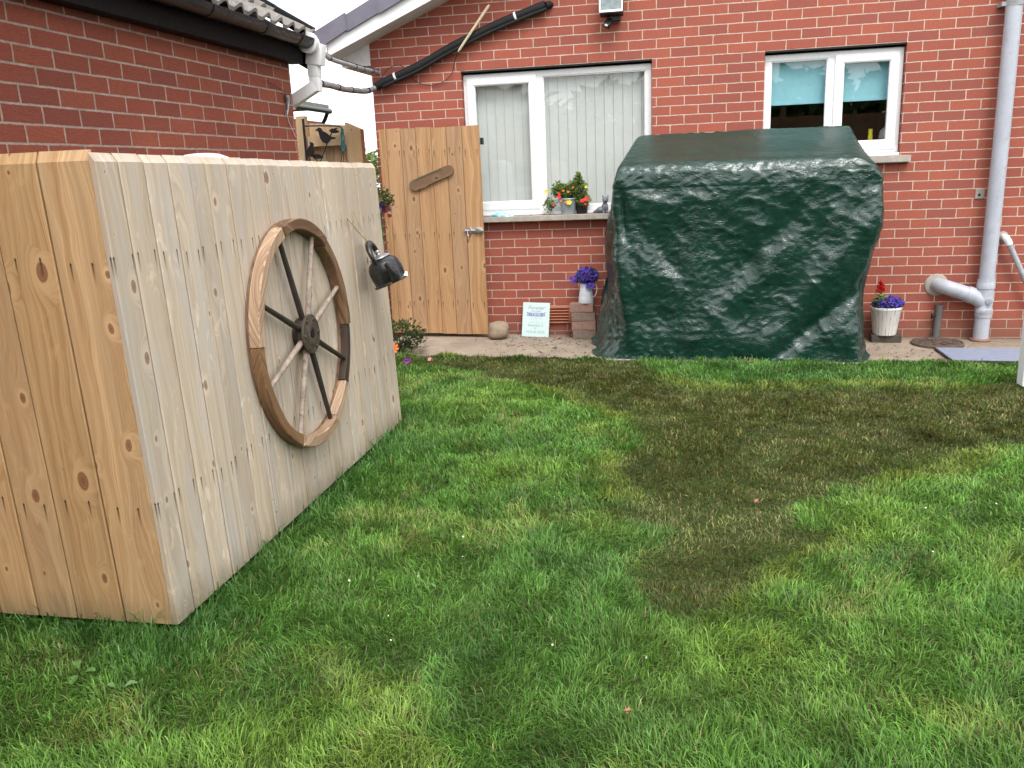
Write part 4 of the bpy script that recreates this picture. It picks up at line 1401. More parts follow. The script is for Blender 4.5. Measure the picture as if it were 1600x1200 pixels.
m.lathe([(0.0, 0.0), (0.018, 0.0), (0.019, 0.003), (0.0, 0.004)], (PX + 0.007, PY - 0.0785, 0.300), 18, Matrix.Rotation(R(90), 3, 'X'))
m.build('boss_cap', M['conduit'], sp)
m = MB()
m.tube([(PX - 0.14, PY - 0.006, 0.350), (PX - 0.235, PY - 0.006, 0.385), (PX - 0.285, PY - 0.002, 0.402), (PX - 0.325, PY + 0.025, 0.412), (PX - 0.345, PY + 0.07, 0.414), (PX - 0.35, PY + 0.11, 0.414)], [0.058, 0.058, 0.058, 0.057, 0.056, 0.055], 24)
for t_ in (0.20, 0.215, 0.23):
    q = Vector((PX - t_ - 0.005, PY - 0.006, 0.350 + (t_ - 0.135) * 0.36))
    m.tube([q, q + Vector((-0.007, 0, 0.0026))], 0.0605, 24)
m.build('branch', M['pipe_grey'], sp)
m = MB()
m.lathe([(0.056, 0.0), (0.092, 0.0), (0.085, 0.010), (0.056, 0.018)], (PX - 0.352, -0.001, 0.414), 28, Matrix.Rotation(R(90), 3, 'X'))
m.build('mortar_ring', M['render'], sp)
m = MB()
m.lathe([(0.060, 0.0), (0.076, 0.0), (0.080, 0.008), (0.076, 0.018), (0.060, 0.020)], (PX - 0.014, PY, zb + 0.002), 28)
m.build('clay_collar', plain('dull clay', (0.27, 0.135, 0.10), 0.85, var=0.2), sp)
m = MB()
m.tube([(PX + 0.009, PY, 2.49), (PX + 0.009, PY, 2.525)], 0.0605, 28)
m.box((PX - 0.065, -0.052, 2.51), (0.035, 0.10, 0.03))
m.build('pipe_clip', M['conduit'], sp)
# small waste pipe
wp_ = thing('waste_pipe', 'thin pale waste pipe sloping from the wall beside the soil pipe', 'pipe', (2.51, -0.05, 0.8))
m = MB()
m.tube([(2.515, 0.02, 0.79), (2.515, -0.05, 0.79), (2.518, -0.07, 0.785), (2.535, -0.075, 0.76), (2.545, -0.075, 0.735)], 0.027, 16)
m.build('elbow', M['white_paint'], wp_)
m = MB()
m.tube([(2.540, -0.075, 0.745), (2.86, -0.075, 0.10)], 0.0215, 16)
m.build('pipe', M['conduit'], wp_)
m = MB()
m.lathe([(0.026, 0.0), (0.045, 0.0), (0.04, 0.006), (0.026, 0.01)], (2.515, -0.001, 0.79), 20, Matrix.Rotation(R(90), 3, 'X'))
m.build('mortar_ring', M['render'], wp_)
# grey stub pipe
st = thing('pipe_stub', 'short dark grey stub pipe with small tap beside manhole cover', 'pipe', (2.07, -0.05, -0.03))
m = MB()
m.tube([(2.070, -0.035, -0.05), (2.080, -0.035, 0.255)], 0.030, 16)
m.build('pipe', plain('dirty grey pipe', (0.12, 0.115, 0.11), 0.7, var=0.2), st)
m = MB()
m.tube([(2.05, -0.045, 0.17), (2.02, -0.062, 0.165)], [0.012, 0.009], 10)
m.tube([(2.022, -0.060, 0.15), (2.022, -0.060, 0.185)], 0.008, 8)
m.build('tap', M['black_metal'], st)
# wall plate
wpl = thing('wall_plate', 'small grey square plate with a hole left of soil pipe', 'wall plate', (2.322, 0, 1.133))
m = MB()
m.box((2.318, -0.004, 1.133), (0.066, 0.012, 0.075), bev=0.002)
m.build('plate', M['render'], wpl)
m = MB()
m.lathe([(0.0, 0), (0.010, 0), (0.010, 0.004), (0, 0.004)], (2.312, -0.0105, 1.125), 14, Matrix.Rotation(R(90), 3, 'X'))
m.build('hole', M['tape'], wpl)

# flood light
fl = thing('flood_light', 'black flood light with glass front high on the brick wall', 'light', (-0.555, 0, 2.72))
fr_ = Matrix.Rotation(R(-12), 3, 'X')
fc = Vector((-0.555, -0.115, 2.735))
m = MB()
m.box(fc, (0.185, 0.10, 0.205), fr_, bev=0.008)
m.box((-0.555, -0.03, 2.72), (0.05, 0.06, 0.06))
m.box((-0.540, -0.055, 2.615), (0.10, 0.09, 0.03))
m.build('housing', M['black_metal'], fl)
m = MB()
def fp(x, y, z): return fc + fr_ @ Vector((x, y, z))
m.box(fp(0, -0.056, -0.094), (0.185, 0.020, 0.016), fr_)
m.box(fp(0.088, -0.056, 0.008), (0.010, 0.020, 0.188), fr_)
m.box(fp(-0.088, -0.056, 0.008), (0.010, 0.020, 0.188), fr_)
m.box(fp(0, -0.056, 0.102), (0.185, 0.020, 0.012), fr_)
m.build('bezel', M['steel'], fl)
m = MB()
m.box(fp(0, -0.0545, 0.004), (0.165, 0.006, 0.178), fr_)
m.build('lens', plain('grey lamp glass', (0.16, 0.20, 0.20), 0.08, var=0.3, vscale=30, spec=0.8), fl)
m = MB()
m.box((-0.585, -0.085, 2.583), (0.052, 0.065, 0.060), Matrix.Rotation(R(30), 3, 'Y') @ Matrix.Rotation(R(-25), 3, 'X'), bev=0.006)
m.tube([(-0.565, -0.07, 2.625), (-0.582, -0.08, 2.59)], 0.016, 10)
m.build('sensor', M['black_metal'], fl)
m = MB()
m.box((-0.598, -0.121, 2.566), (0.024, 0.008, 0.022), Matrix.Rotation(R(30), 3, 'Y') @ Matrix.Rotation(R(-25), 3, 'X'))
m.build('sensor_window', M['white_paint'], fl)

# lagged pipe on the wall
lg = thing('lagged_pipe', 'thick black lagged pipe running from garage gutter up the house wall', 'pipe', (-2.6, -0.05, 2.2))
main = spline([(-2.60, -0.055, 2.215), (-2.47, -0.05, 2.268), (-2.23, -0.045, 2.350), (-1.94, -0.045, 2.478), (-1.60, -0.045, 2.610), (-1.28, -0.045, 2.712), (-1.10, -0.045, 2.762)], 8)
rad = [0.034 + 0.004 * abs(math.sin(i * 0.31)) for i in range(len(main))]
m = MB()
m.tube(main, rad, 16)
m.tube([main[-1], main[-1] + Vector((0.03, 0.02, 0.006)), main[-1] + Vector((0.04, 0.06, 0.006))], [0.027, 0.028, 0.026], 16)
m.tube([p + Vector((0.014, -0.020, -0.032)) for p in main[4:]], 0.015, 10)
m.build('lagging', M['lagging'], lg)
m = MB()
low = spline([(-2.405, -1.80, 2.085), (-2.46, -1.45, 2.108), (-2.545, -1.0, 2.125), (-2.61, -0.55, 2.150), (-2.625, -0.22, 2.172), (-2.605, -0.075, 2.205), (-2.52, -0.058, 2.245), (-2.46, -0.056, 2.272)], 8)
m.tube(low, [0.019 + 0.0025 * math.sin(i * 1.3) for i in range(len(low))], 14)
m.build('conduit', M['conduit'], lg)
m = MB()
for i in (3, 14, 22, 33, 44):
    d_ = (low[i + 1] - low[i - 1]).normalized()
    m.tube([low[i] - d_ * 0.008, low[i] + d_ * 0.008], 0.0235, 14)
m.tube([p + Vector((0.0, 0.0, -0.021)) for p in low[:40]], 0.006, 8)
m.build('cable_tie', M['tape'], lg)
for i in (10, 38):
    d_ = (main[i + 1] - main[i - 1]).normalized()
    MB().tube([main[i] - d_ * 0.009, main[i] + d_ * 0.009], rad[i] + 0.004, 16).build('white_tie', M['white_paint'], lg)
up_ = thing('cable_bundle', 'thin grey taped cable bundle spanning above the lagged pipe', 'cable', (-2.5, -0.9, 2.3))
hi = spline([(-2.375, -1.78, 2.285), (-2.43, -1.4, 2.275), (-2.50, -0.9, 2.297), (-2.56, -0.45, 2.317), (-2.585, -0.10, 2.335), (-2.575, -0.02, 2.33)], 8)
m = MB()
m.tube(hi, 0.017, 12)
m.build('sheath', M['conduit'], up_)
m = MB()
for i in (6, 19, 24, 30):
    d_ = (hi[i + 1] - hi[i - 1]).normalized()
    m.tube([hi[i] - d_ * 0.008, hi[i] + d_ * 0.008], 0.0205, 12)
m.tube([p + Vector((0, 0, 0.019)) for p in hi], 0.006, 8)
m.build('tape', M['tape'], up_)
tk = thing('trunking_strip', 'cream trunking stick leaning diagonally across the black lagged pipe', 'trunking', (-1.7, -0.09, 2.6))
m = MB()
p0, p1 = Vector((-1.842, -0.095, 2.445)), Vector((-1.558, -0.092, 2.790))
m.tube([p0, p0.lerp(p1, 0.06), p1.lerp(p0, 0.04), p1], [0.004, 0.0105, 0.012, 0.007], 8)
m.build('strip', M['cream_trim'], tk)
m = MB()
wr = spline([p0, (-1.885, -0.05, 2.38), (-1.93, -0.02, 2.28), (-2.03, -0.015, 2.215), (-2.16, -0.015, 2.205), (-2.27, -0.03, 2.26), (-2.33, -0.07, 2.355), (-2.40, -0.07, 2.375), (-2.49, -0.05, 2.345), (-2.56, -0.04, 2.27)], 8)
m.tube(wr, 0.0032, 6)
m.build('wire', M['black_metal'], tk)

# ================================================================== FENCE BETWEEN THE BUILDINGS
FY = 0.42
bf = thing('garden_fence', 'short pale timber fence with rail between garage and house', 'fence', (-3.3, FY, 0))
m = MB()
m.board((-3.525, FY - 0.05, -0.1), (1, 0, 0), (0, -1, 0), 0.085, 0.085, 2.14, 0.31, 0.004)
m.build('post', M['wood_fence'], bf)
m = MB()
x = -3.48
hts = [1.985, 1.98, 1.972, 1.962, 1.955]
for i in range(5):
    m.board((x + 0.037, FY + 0.045 + 0.001 * i, -0.1), (1, 0, 0), (0, -1, 0), 0.072, 0.018, hts[i] + 0.09, 0.1 + 0.17 * i, 0.002, topdz=-0.004)
    x += 0.075
m.build('boards', M['wood_fence'], bf)
for zz in (1.808, 0.6):
    MB().box((-3.275, FY - 0.01, zz), (0.395, 0.05, 0.095), rnd=zz * 0.3).build('rail', M['wood_fence'], bf)
m = MB()
m.board((-3.01, FY - 0.04, -0.1), (1, 0, -0.0), (0, -1, 0), 0.150, 0.09, 2.03, 0.52, 0.003, topdz=-0.035)
m.build('post', M['wood_fence'], bf)

br = thing('bird_bracket', 'black iron hanging bracket with two bird silhouettes on fence post', 'bracket', (-3.46, FY - 0.14, 1.6))
BY = FY - 0.115
m = MB()
m.box((-3.462, BY, 1.78), (0.022, 0.006, 0.46))
m.build('back_plate', M['black_metal'], br)
m = MB()
m.tube(spline([(-3.46, BY, 1.945), (-3.25, BY, 1.938), (-3.115, BY, 1.925), (-3.085, BY, 1.90), (-3.082, BY, 1.86)], 6), 0.007, 8)
m.tube(spline([(-3.46, BY, 1.64), (-3.40, BY, 1.575), (-3.34, BY, 1.60), (-3.27, BY, 1.73), (-3.215, BY, 1.83), (-3.17, BY, 1.90), (-3.13, BY, 1.91)], 6), 0.006, 8)
m.tube(spline([(-3.45, BY, 1.70), (-3.425, BY, 1.62), (-3.37, BY, 1.60), (-3.36, BY, 1.66), (-3.40, BY, 1.68)], 6), 0.005, 8)
m.build('scroll', M['black_metal'], br)
bird = [(-0.075, 0.062), (-0.055, 0.078), (-0.032, 0.070), (-0.018, 0.045), (0.02, 0.025), (0.05, -0.005), (0.098, -0.016), (0.096, -0.028), (0.052, -0.032), (0.03, -0.055), (0.005, -0.066), (-0.028, -0.052), (-0.05, -0.015), (-0.058, 0.025), (-0.066, 0.045), (-0.095, 0.052)]
def cut(name, cx, cz, k, ang):
    mb = MB()
    rm = Matrix.Rotation(R(ang), 2)
    pts = [tuple(rm @ Vector((p[0] * k, p[1] * k))) for p in reversed(bird)]
    pts = pts[::-1]
    mb.prism(pts[::-1], (cx, BY - 0.004, cz), (1, 0, 0), (0, 0, 1), 0.005)
    mb.build('bird', M['black_metal'], br)
cut('bird', -3.255, 1.845, 1.05, 0)
cut('bird', -3.405, 1.715, 0.85, -52)
leafp = [(-0.05, 0.0), (-0.02, 0.022), (0.02, 0.02), (0.06, 0.0), (0.02, -0.018), (-0.02, -0.02)]
for (lx, lz, la) in ((-3.165, 1.885, -8), (-3.345, 1.665, -12)):
    mb = MB()
    rm = Matrix.Rotation(R(la), 2)
    mb.prism([tuple(rm @ Vector(p)) for p in leafp], (lx, BY - 0.004, lz), (1, 0, 0), (0, 0, 1), 0.005)
    mb.build('leaf', M['black_metal'], br)
hs_ = thing('hanging_string', 'tangled teal string dangling from the bird bracket tip', 'string', (-3.082, BY, 1.87))
m = MB()
for k in range(7):
    a0 = (-3.085 + random.uniform(-.014, .014), BY - 0.012 + random.uniform(-.012, .012), 1.90)
    m.tube(spline([a0, (a0[0] + random.uniform(-.02, .02), BY - .012, 1.82), (-3.085 + random.uniform(-.02, .02), BY - .01, 1.75), (-3.09 + random.uniform(-.01, .01), BY - .01, 1.70)], 5), 0.005, 6)
m.build('knot', M['teal_string'], hs_)
m = MB()
for (dx) in (-0.065, -0.005, 0.075):
    m.tube([(-3.088, BY - 0.01, 1.72), (-3.088 + dx, BY - 0.01, 1.50)], 0.003, 5)
m.build('strand', M['black_metal'], hs_)

# neighbour's eaves seen past the garage
nb = thing('neighbour_house', 'distant house eave with dark gutter past the garage corner', 'house', (-11.5, 10.5, 0))
NX = -8.02
m = MB()
m.box((NX - 3.2, 10.5, 1.3), (6.0, 3.0, 2.9))
m.build('wall', M['brick_house'], nb)
m = MB()
m.prism([(NX - 6.6, 3.02), (NX - 0.02, 3.02), (NX - 0.02, 3.12), (NX - 3.3, 3.55), (NX - 6.6, 3.12)], (0, 10.5, 0), (1, 0, 0), (0, 0, 1), 3.2)
m.build('roof', M['pantile'], nb)
m = MB()
m.tube([(NX, 8.9, 2.98), (NX, 12.1, 2.98)], 0.06, 12)
m.tube([(NX - 2.5, 8.86, 2.98), (NX - 0.03, 8.86, 2.97)], 0.05, 10)
m.tube([(NX - 0.03, 12.0, 2.94), (NX - 0.1, 12.0, 2.80), (NX - 0.2, 12.0, 2.66), (NX - 0.2, 12.0, 2.0)], 0.045, 10)
m.build('gutter', M['gutter'], nb)
m = MB()
m.box((NX - 1.3, 8.95, 2.88), (2.5, 0.03, 0.16))
m.build('fascia', M['soffit'], nb)

# ================================================================== FOLIAGE
def leaves(name, C, size, mat, parent=None, seed=0, asp=0.55, upbias=0.4):
    rs = np.random.RandomState(seed)
    n = len(C)
    C = np.asarray(C)
    d = rs.randn(n, 3); d[:, 2] = np.abs(d[:, 2]) * 0.7
    d /= np.linalg.norm(d, axis=1, keepdims=True)
    q = rs.randn(n, 3); q[:, 2] += upbias * 2
    s = np.cross(d, q); s /= np.linalg.norm(s, axis=1, keepdims=True) + 1e-9
    nn = np.cross(s, d)
    L = (size * (0.6 + 0.8 * rs.rand(n)))[:, None]
    Wd = L * asp
    p0 = C; p1 = C + d * L * 0.45 + s * Wd * 0.5 + nn * L * 0.08; p2 = C + d * L - nn * L * 0.1; p3 = C + d * L * 0.45 - s * Wd * 0.5 + nn * L * 0.08
    V = np.stack([p0, p1, p2, p3], 1).reshape(-1, 3)
    F = np.arange(n * 4).reshape(-1, 4)
    Ft = np.concatenate([F[:, [0, 1, 2]], F[:, [0, 2, 3]]])
    return bigmesh(name, V, None, Ft, mat, parent)
def blob(n, c, r, seed, shell=0.5, clump=0.0, nclump=14):
    rs = np.random.RandomState(seed)
    d = rs.randn(n, 3); d /= np.linalg.norm(d, axis=1, keepdims=True)
    rr = rs.rand(n) ** (1 / 3.0) * (1 - shell) + shell * rs.rand(n) ** 0.2
    P = d * rr[:, None]
    if clump > 0:
        cc = rs.randn(nclump, 3); cc /= np.linalg.norm(cc, axis=1, keepdims=True); cc *= 0.55 + 0.4 * rs.rand(nclump, 1)
        i = rs.randint(0, nclump, n)
        P = cc[i] * (1 - 0.0) + P * clump
    return np.asarray(c) + P * np.asarray(r)
def petals(name, C, size, mat, parent, seed=0, face=(0, -1, 0.45), n=5, spread=0.8, kind=None):
    rs = np.random.RandomState(seed)
    m_ = MB()
    for c in C:
        f = Vector(face) + Vector(rs.randn(3)) * spread * 0.5
        f.normalize()
        a = f.cross(Vector((0.3, 0.2, 1))).normalized()
        b = f.cross(a)
        c = Vector(c)
        s = size * (0.75 + 0.5 * rs.rand())
        t0 = rs.rand() * 6
        for k in range(n):
            t = t0 + 2 * math.pi * k / n
            h = math.pi / n * 0.95
            def pt(an, r_, u_): return c + (a * math.cos(an) + b * math.sin(an)) * r_ + f * u_
            m_.add([c, pt(t - h, s * 0.62, s * 0.18), pt(t - h * 0.5, s, s * 0.22), pt(t + h * 0.5, s, s * 0.22), pt(t + h, s * 0.62, s * 0.18)], [(0, 1, 2, 3, 4)])
    o_ = m_.build(name, mat, parent)
    if kind: o_['kind'] = kind
    return o_
def stems(name, base, tips, r, mat, parent, sag=0.0):
    m_ = MB()
    for t in tips:
        t = Vector(t); b = Vector(base)
        mid = b.lerp(t, 0.55) + Vector((0, 0, 0.12 * (t - b).length - sag))
        m_.tube([b, mid, t], [r, r * 0.8, r * 0.5], 5, caps=False)
    return m_.build(name, mat, parent)
def pot(mb, c, r0, r1, h, rim=0.006):
    mb.lathe([(0.0, 0.0), (r0, 0.0), (r0 + (r1 - r0) * 0.9, h * 0.9), (r1 + rim * 0.5, h * 0.91), (r1 + rim, h * 0.955), (r1 + rim * 0.6, h), (r1 - 0.006, h), (r1 - 0.010, h * 0.88), (0.0, h * 0.87)], c, 32)
    return mb

# sill pot
zs_ = 1.0775
pc = Vector((-0.955, -0.018, zs_))
sp_ = thing('flower_pot', 'zinc pot of bushy red and yellow flowers on the wider sill', 'flower pot', pc)
pot(MB(), pc, 0.058, 0.074, 0.135).build('pot', M['zinc_pot'], sp_)
C = np.vstack([blob(1100, pc + Vector((-0.03, -0.01, 0.185)), (0.115, 0.060, 0.065), 1, 0.3), blob(1000, pc + Vector((0.085, -0.005, 0.20)), (0.09, 0.06, 0.095), 2, 0.3), blob(260, pc + Vector((0.095, 0, 0.285)), (0.022, 0.02, 0.06), 3, 0.1),
               blob(200, pc + Vector((-0.16, -0.03, 0.08)), (0.05, 0.03, 0.06), 4, 0.1), blob(280, pc + Vector((0.13, -0.02, 0.11)), (0.05, 0.04, 0.07), 5, 0.1), blob(200, pc + Vector((-0.08, 0, 0.22)), (0.06, 0.04, 0.05), 6, 0.1)])
sel_ = np.arange(len(C)) % 4 == 0
leaves('foliage', C[~sel_], 0.024, M['leaf_mid'], sp_, 3)
leaves('foliage', C[sel_], 0.022, M['leaf_dark'], sp_, 4)
stems('stem', pc + Vector((0, 0, 0.12)), [tuple(C[i]) for i in range(0, len(C), 60)], 0.003, M['leaf_dark'], sp_)
for (dx, dz, mt, s) in ((-0.178, 0.195, 'petal_yellow', 0.022), (0.018, 0.10, 'petal_yellow', 0.022), (0.165, 0.225, 'petal_yellow', 0.013), (-0.07, 0.150, 'petal_red', 0.019), (-0.065, 0.175, 'petal_red', 0.015), (-0.115, 0.085, 'petal_red', 0.015), (0.013, 0.19, 'petal_orange', 0.014), (0.055, 0.225, 'petal_orange', 0.013),
                        (0.133, 0.112, 'petal_red', 0.019), (0.168, 0.125, 'petal_red', 0.021), (0.155, 0.085, 'petal_red', 0.013), (-0.008, 0.105, 'petal_orange', 0.012), (-0.03, 0.20, 'petal_orange', 0.011), (-0.05, 0.115, 'petal_orange', 0.011)):
    petals('flower', [pc + Vector((dx, -0.075, dz))], s, M[mt], sp_, int(abs(dx) * 999), spread=0.4)
pd = Vector((-0.840, 0.005, zs_))
dp = thing('plant_pot', 'small black pot with trailing plant behind the zinc pot', 'flower pot', pd)
pot(MB(), pd, 0.045, 0.058, 0.095).build('pot', M['dark_pot'], dp)
leaves('foliage', blob(260, pd + Vector((0.01, -0.01, 0.11)), (0.075, 0.05, 0.05), 12, 0.2), 0.024, M['leaf_mid'], dp, 7)

def blobmesh(name, blobs, mat, parent=None, vox=0.005, smooth=6):
    bm = bmesh.new()
    for (c, r, rotv) in blobs:
        mm = Matrix.Translation(c) @ (rotv.to_4x4() if rotv is not None else Matrix.Identity(4)) @ Matrix.Diagonal((*r, 1))
        bmesh.ops.create_icosphere(bm, subdivisions=3, radius=1, matrix=mm)
    me = bpy.data.meshes.new(name)
    bm.to_mesh(me); bm.free()
    o_ = link(name, me, mat, parent)
    md = o_.modifiers.new('remesh', 'REMESH'); md.mode = 'VOXEL'; md.voxel_size = vox; md.use_smooth_shade = True
    ms = o_.modifiers.new('smooth', 'SMOOTH'); ms.iterations = smooth; ms.factor = 0.5
    return o_
# cat figurine
k = Vector((-0.650, -0.030, zs_))
B = [((0.012, 0, 0.045), (0.030, 0.030, 0.048), None), ((-0.022, 0.004, 0.028), (0.042, 0.030, 0.028), None), ((-0.055, 0.004, 0.016), (0.032, 0.018, 0.014), None),
     ((0.016, -0.008, 0.083), (0.019, 0.018, 0.022), None), ((0.018, -0.010, 0.112), (0.027, 0.024, 0.023), None), ((0.016, -0.032, 0.104), (0.011, 0.010, 0.009), None),
     ((0.0, -0.01, 0.134), (0.008, 0.006, 0.018), Matrix.Rotation(R(-14), 3, 'Y')), ((0.037, -0.01, 0.134), (0.008, 0.006, 0.018), Matrix.Rotation(R(14), 3, 'Y')),
     ((0.004, -0.026, 0.035), (0.010, 0.012, 0.034), None), ((0.030, -0.026, 0.035), (0.010, 0.012, 0.034), None), ((0.004, -0.036, 0.008), (0.012, 0.016, 0.008), None), ((0.031, -0.036, 0.008), (0.012, 0.016, 0.008), None)]
tag(blobmesh('cat_figurine', [(k + Vector(c), r, q) for c, r, q in B], M['pewter'], vox=0.0035, smooth=2), 'blue grey cat figurine sitting at the end of the sill', 'figurine')
# packet and slates on the sill
m = MB()
m.box((-1.528, -0.040, zs_ + 0.010), (0.185, 0.085, 0.018), Matrix.Rotation(R(9), 3, 'Y') @ Matrix.Rotation(R(14), 3, 'X'), bev=0.006)
tag(m.build('packet', M['packet']), 'turquoise and pink packet lying on the wider window sill', 'packet')
for (x, wd, lab) in ((-1.660, 0.13, 'grey flat slate left of the turquoise packet on sill'), (-1.345, 0.135, 'pale flat slate right of the turquoise packet on sill')):
    m = MB()
    m.box((x, -0.035, zs_ + 0.006), (wd, 0.088, 0.010), Matrix.Rotation(R(3), 3, 'Z'), bev=0.002)
    tag(m.build('slate', plain('grey slate', (0.30, 0.30, 0.29) if x < -1.5 else (0.46, 0.46, 0.42), 0.7, var=0.2, vscale=20)), lab, 'slate', 'flat slates on the sill')

# brick stack and jug
zp = gnd(-0.84, -0.15)
labs = ['dark brown paver at the bottom of the stack under the jug', 'pinkish paver second from the bottom under the jug', 'brown paver second from the top under the jug', 'pink paver on top of the stack under the jug']
jx, jy = -0.825, -0.145
z = zp
for i, (mt, dx, wd, dr) in enumerate((('paver_brown', 0.006, 0.203, 2), ('paver_pink', 0.003, 0.210, -1), ('paver_brown', -0.003, 0.206, 2), ('paver_pink', -0.012, 0.206, -3))):
    m = MB()
    m.box((0, 0, 0.0385), (wd, 0.105, 0.077), bev=0.006)
    o = m.build('paving_block', M[mt])
    o.location = (jx + dx, jy, z)
    o.rotation_euler = (0, 0, R(dr))
    tag(o, labs[i], 'paving block', 'pavers stacked under the jug')
    z += 0.0785
jc = Vector((jx + 0.022, jy, z))
jug = thing('flower_jug', 'white enamel jug of violet lobelia on the paver stack', 'jug', jc)
m = MB()
m.lathe([(0.0, 0.002), (0.066, 0.0), (0.068, 0.006), (0.062, 0.05), (0.052, 0.125), (0.050, 0.15), (0.056, 0.170), (0.052, 0.170), (0.047, 0.15), (0.0, 0.145)], jc, 32)
m.build('jug_body', M['jug_enamel'], jug)
m = MB()
m.tube(spline([jc + Vector((0.050, 0, 0.160)), jc + Vector((0.085, 0, 0.155)), jc + Vector((0.095, 0, 0.11)), jc + Vector((0.082, 0, 0.065)), jc + Vector((0.060, 0, 0.045))], 5), 0.005, 8)
m.build('handle', M['jug_enamel'], jug)
m = MB()
for i in range(5):
    wdt = (0.020, 0.034, 0.03, 0.036, 0.024)[i]
    for k2 in range(int(wdt / 0.0055)):
        m.box(jc + Vector((-0.014 + (k2 - wdt / 0.011) * 0.0062, -0.0625 + 0.009 * (0.05 + 0.012 * i) / 0.06 - 0.0, 0.055 + 0.011 * i)), (0.003, 0.0015, 0.005))
m.build('faded_print', M['ink_grey'], jug)
def lobelia(parent, c, rad, n, seed):
    c = Vector(c)
    C = blob(n * 2, c, (rad[0] * 0.95, rad[1] * 0.95, rad[2] * 0.95), seed, 0.2)
    leaves('foliage', C, 0.020, M['leaf_dark'], parent, seed, 0.3)
    Cf = blob(n, c + Vector((0, -0.01, 0.008)), rad, seed + 1, 0.6)
    petals('blossom', Cf, 0.0066, M['petal_purple'], parent, seed, kind='stuff', spread=1.6)
    stems('stem', c - Vector((0, 0, rad[2])), [tuple(p) for p in C[::18]], 0.0015, M['leaf_dark'], parent)
lobelia(jug, jc + Vector((0.012, -0.01, 0.225)), (0.102, 0.072, 0.082), 620, 21)
Cf = blob(40, jc + Vector((-0.095, -0.02, 0.205)), (0.05, 0.03, 0.04), 33, 0.2)
petals('blossom', Cf, 0.008, M['petal_purple'], jug, 5, kind='stuff')
leaves('foliage', blob(90, jc + Vector((-0.075, -0.02, 0.20)), (0.05, 0.03, 0.035), 34, 0.1), 0.016, M['leaf_bronze'], jug, 34, 0.3)
petals('blossom', blob(30, jc + Vector((0.05, -0.06, 0.15)), (0.04, 0.02, 0.03), 35, 0.2), 0.008, M['petal_purple'], jug, 6, kind='stuff')

# white bucket with lobelia and a red plume
bx, by = 1.640, -0.17
zb_ = gnd(bx, by)
m = MB()
m.box((0, 0, 0.031), (0.232, 0.11, 0.062), bev=0.006)
o = m.build('paving_block', M['paver_dark'])
o.location = (bx + 0.008, by, zb_)
tag(o, 'dark mossy paver under the white bucket', 'paving block')
bc = Vector((bx, by, zb_ + 0.063))
bk = thing('flower_bucket', 'distressed white stave bucket of violet flowers with one red plume', 'bucket', bc)
m = MB()
pr = [(0.0, 0.0), (0.085, 0.0), (0.089, 0.01), (0.116, 0.205), (0.122, 0.212), (0.122, 0.226), (0.115, 0.228), (0.108, 0.205), (0.0, 0.20)]
m.lathe(pr, (0, 0, 0), 44)
o = m.build('bucket', M['bucket'])
o.parent = bk
lobelia(bk, bc + Vector((0.008, -0.02, 0.252)), (0.128, 0.092, 0.060), 680, 41)
m = MB()
tp = bc + Vector((-0.055, -0.03, 0.385))
m.tube([bc + Vector((-0.04, -0.03, 0.22)), bc + Vector((-0.05, -0.03, 0.30)), tp], [0.004, 0.004, 0.003], 6)
m.build('stem', M['leaf_mid'], bk)
leaves('plume', blob(300, tp + Vector((0, 0, 0.0)), (0.026, 0.024, 0.058), 51, 0.5), 0.020, M['petal_red'], bk, 8, 0.6)
leaves('leaf', blob(24, bc + Vector((-0.055, -0.06, 0.285)), (0.03, 0.02, 0.03), 52, 0.2), 0.05, M['leaf_mid'], bk, 9, 0.6)

# stone
bm = bmesh.new()
bmesh.ops.create_icosphere(bm, subdivisions=5, radius=1)
for v in bm.verts:
    p = v.co.copy()
    q = Vector((math.copysign(abs(p.x) ** 0.8, p.x), math.copysign(abs(p.y) ** 0.85, p.y), math.copysign(abs(p.z) ** 0.8, p.z)))
    d = 1 + 0.10 * mnoise.noise(p * 1.4 + Vector((3, 1, 0))) + 0.02 * mnoise.noise(p * 5)
    v.co = Vector((q.x * 0.092 * d + 0.012 * p.z, q.y * 0.075 * d, q.z * 0.080 * d))
me = bpy.data.meshes.new('stone')
bm.to_mesh(me); bm.free()
me.polygons.foreach_set('use_smooth', [True] * len(me.polygons))
o = link('stone', me, M['stone'])
o.location = (-1.575, -0.215, gnd(-1.575, -0.2) + 0.076)
o.rotation_euler = (0, R(8), R(20))
tag(o, 'round brown stone propping the foot of the open gate', 'stone')

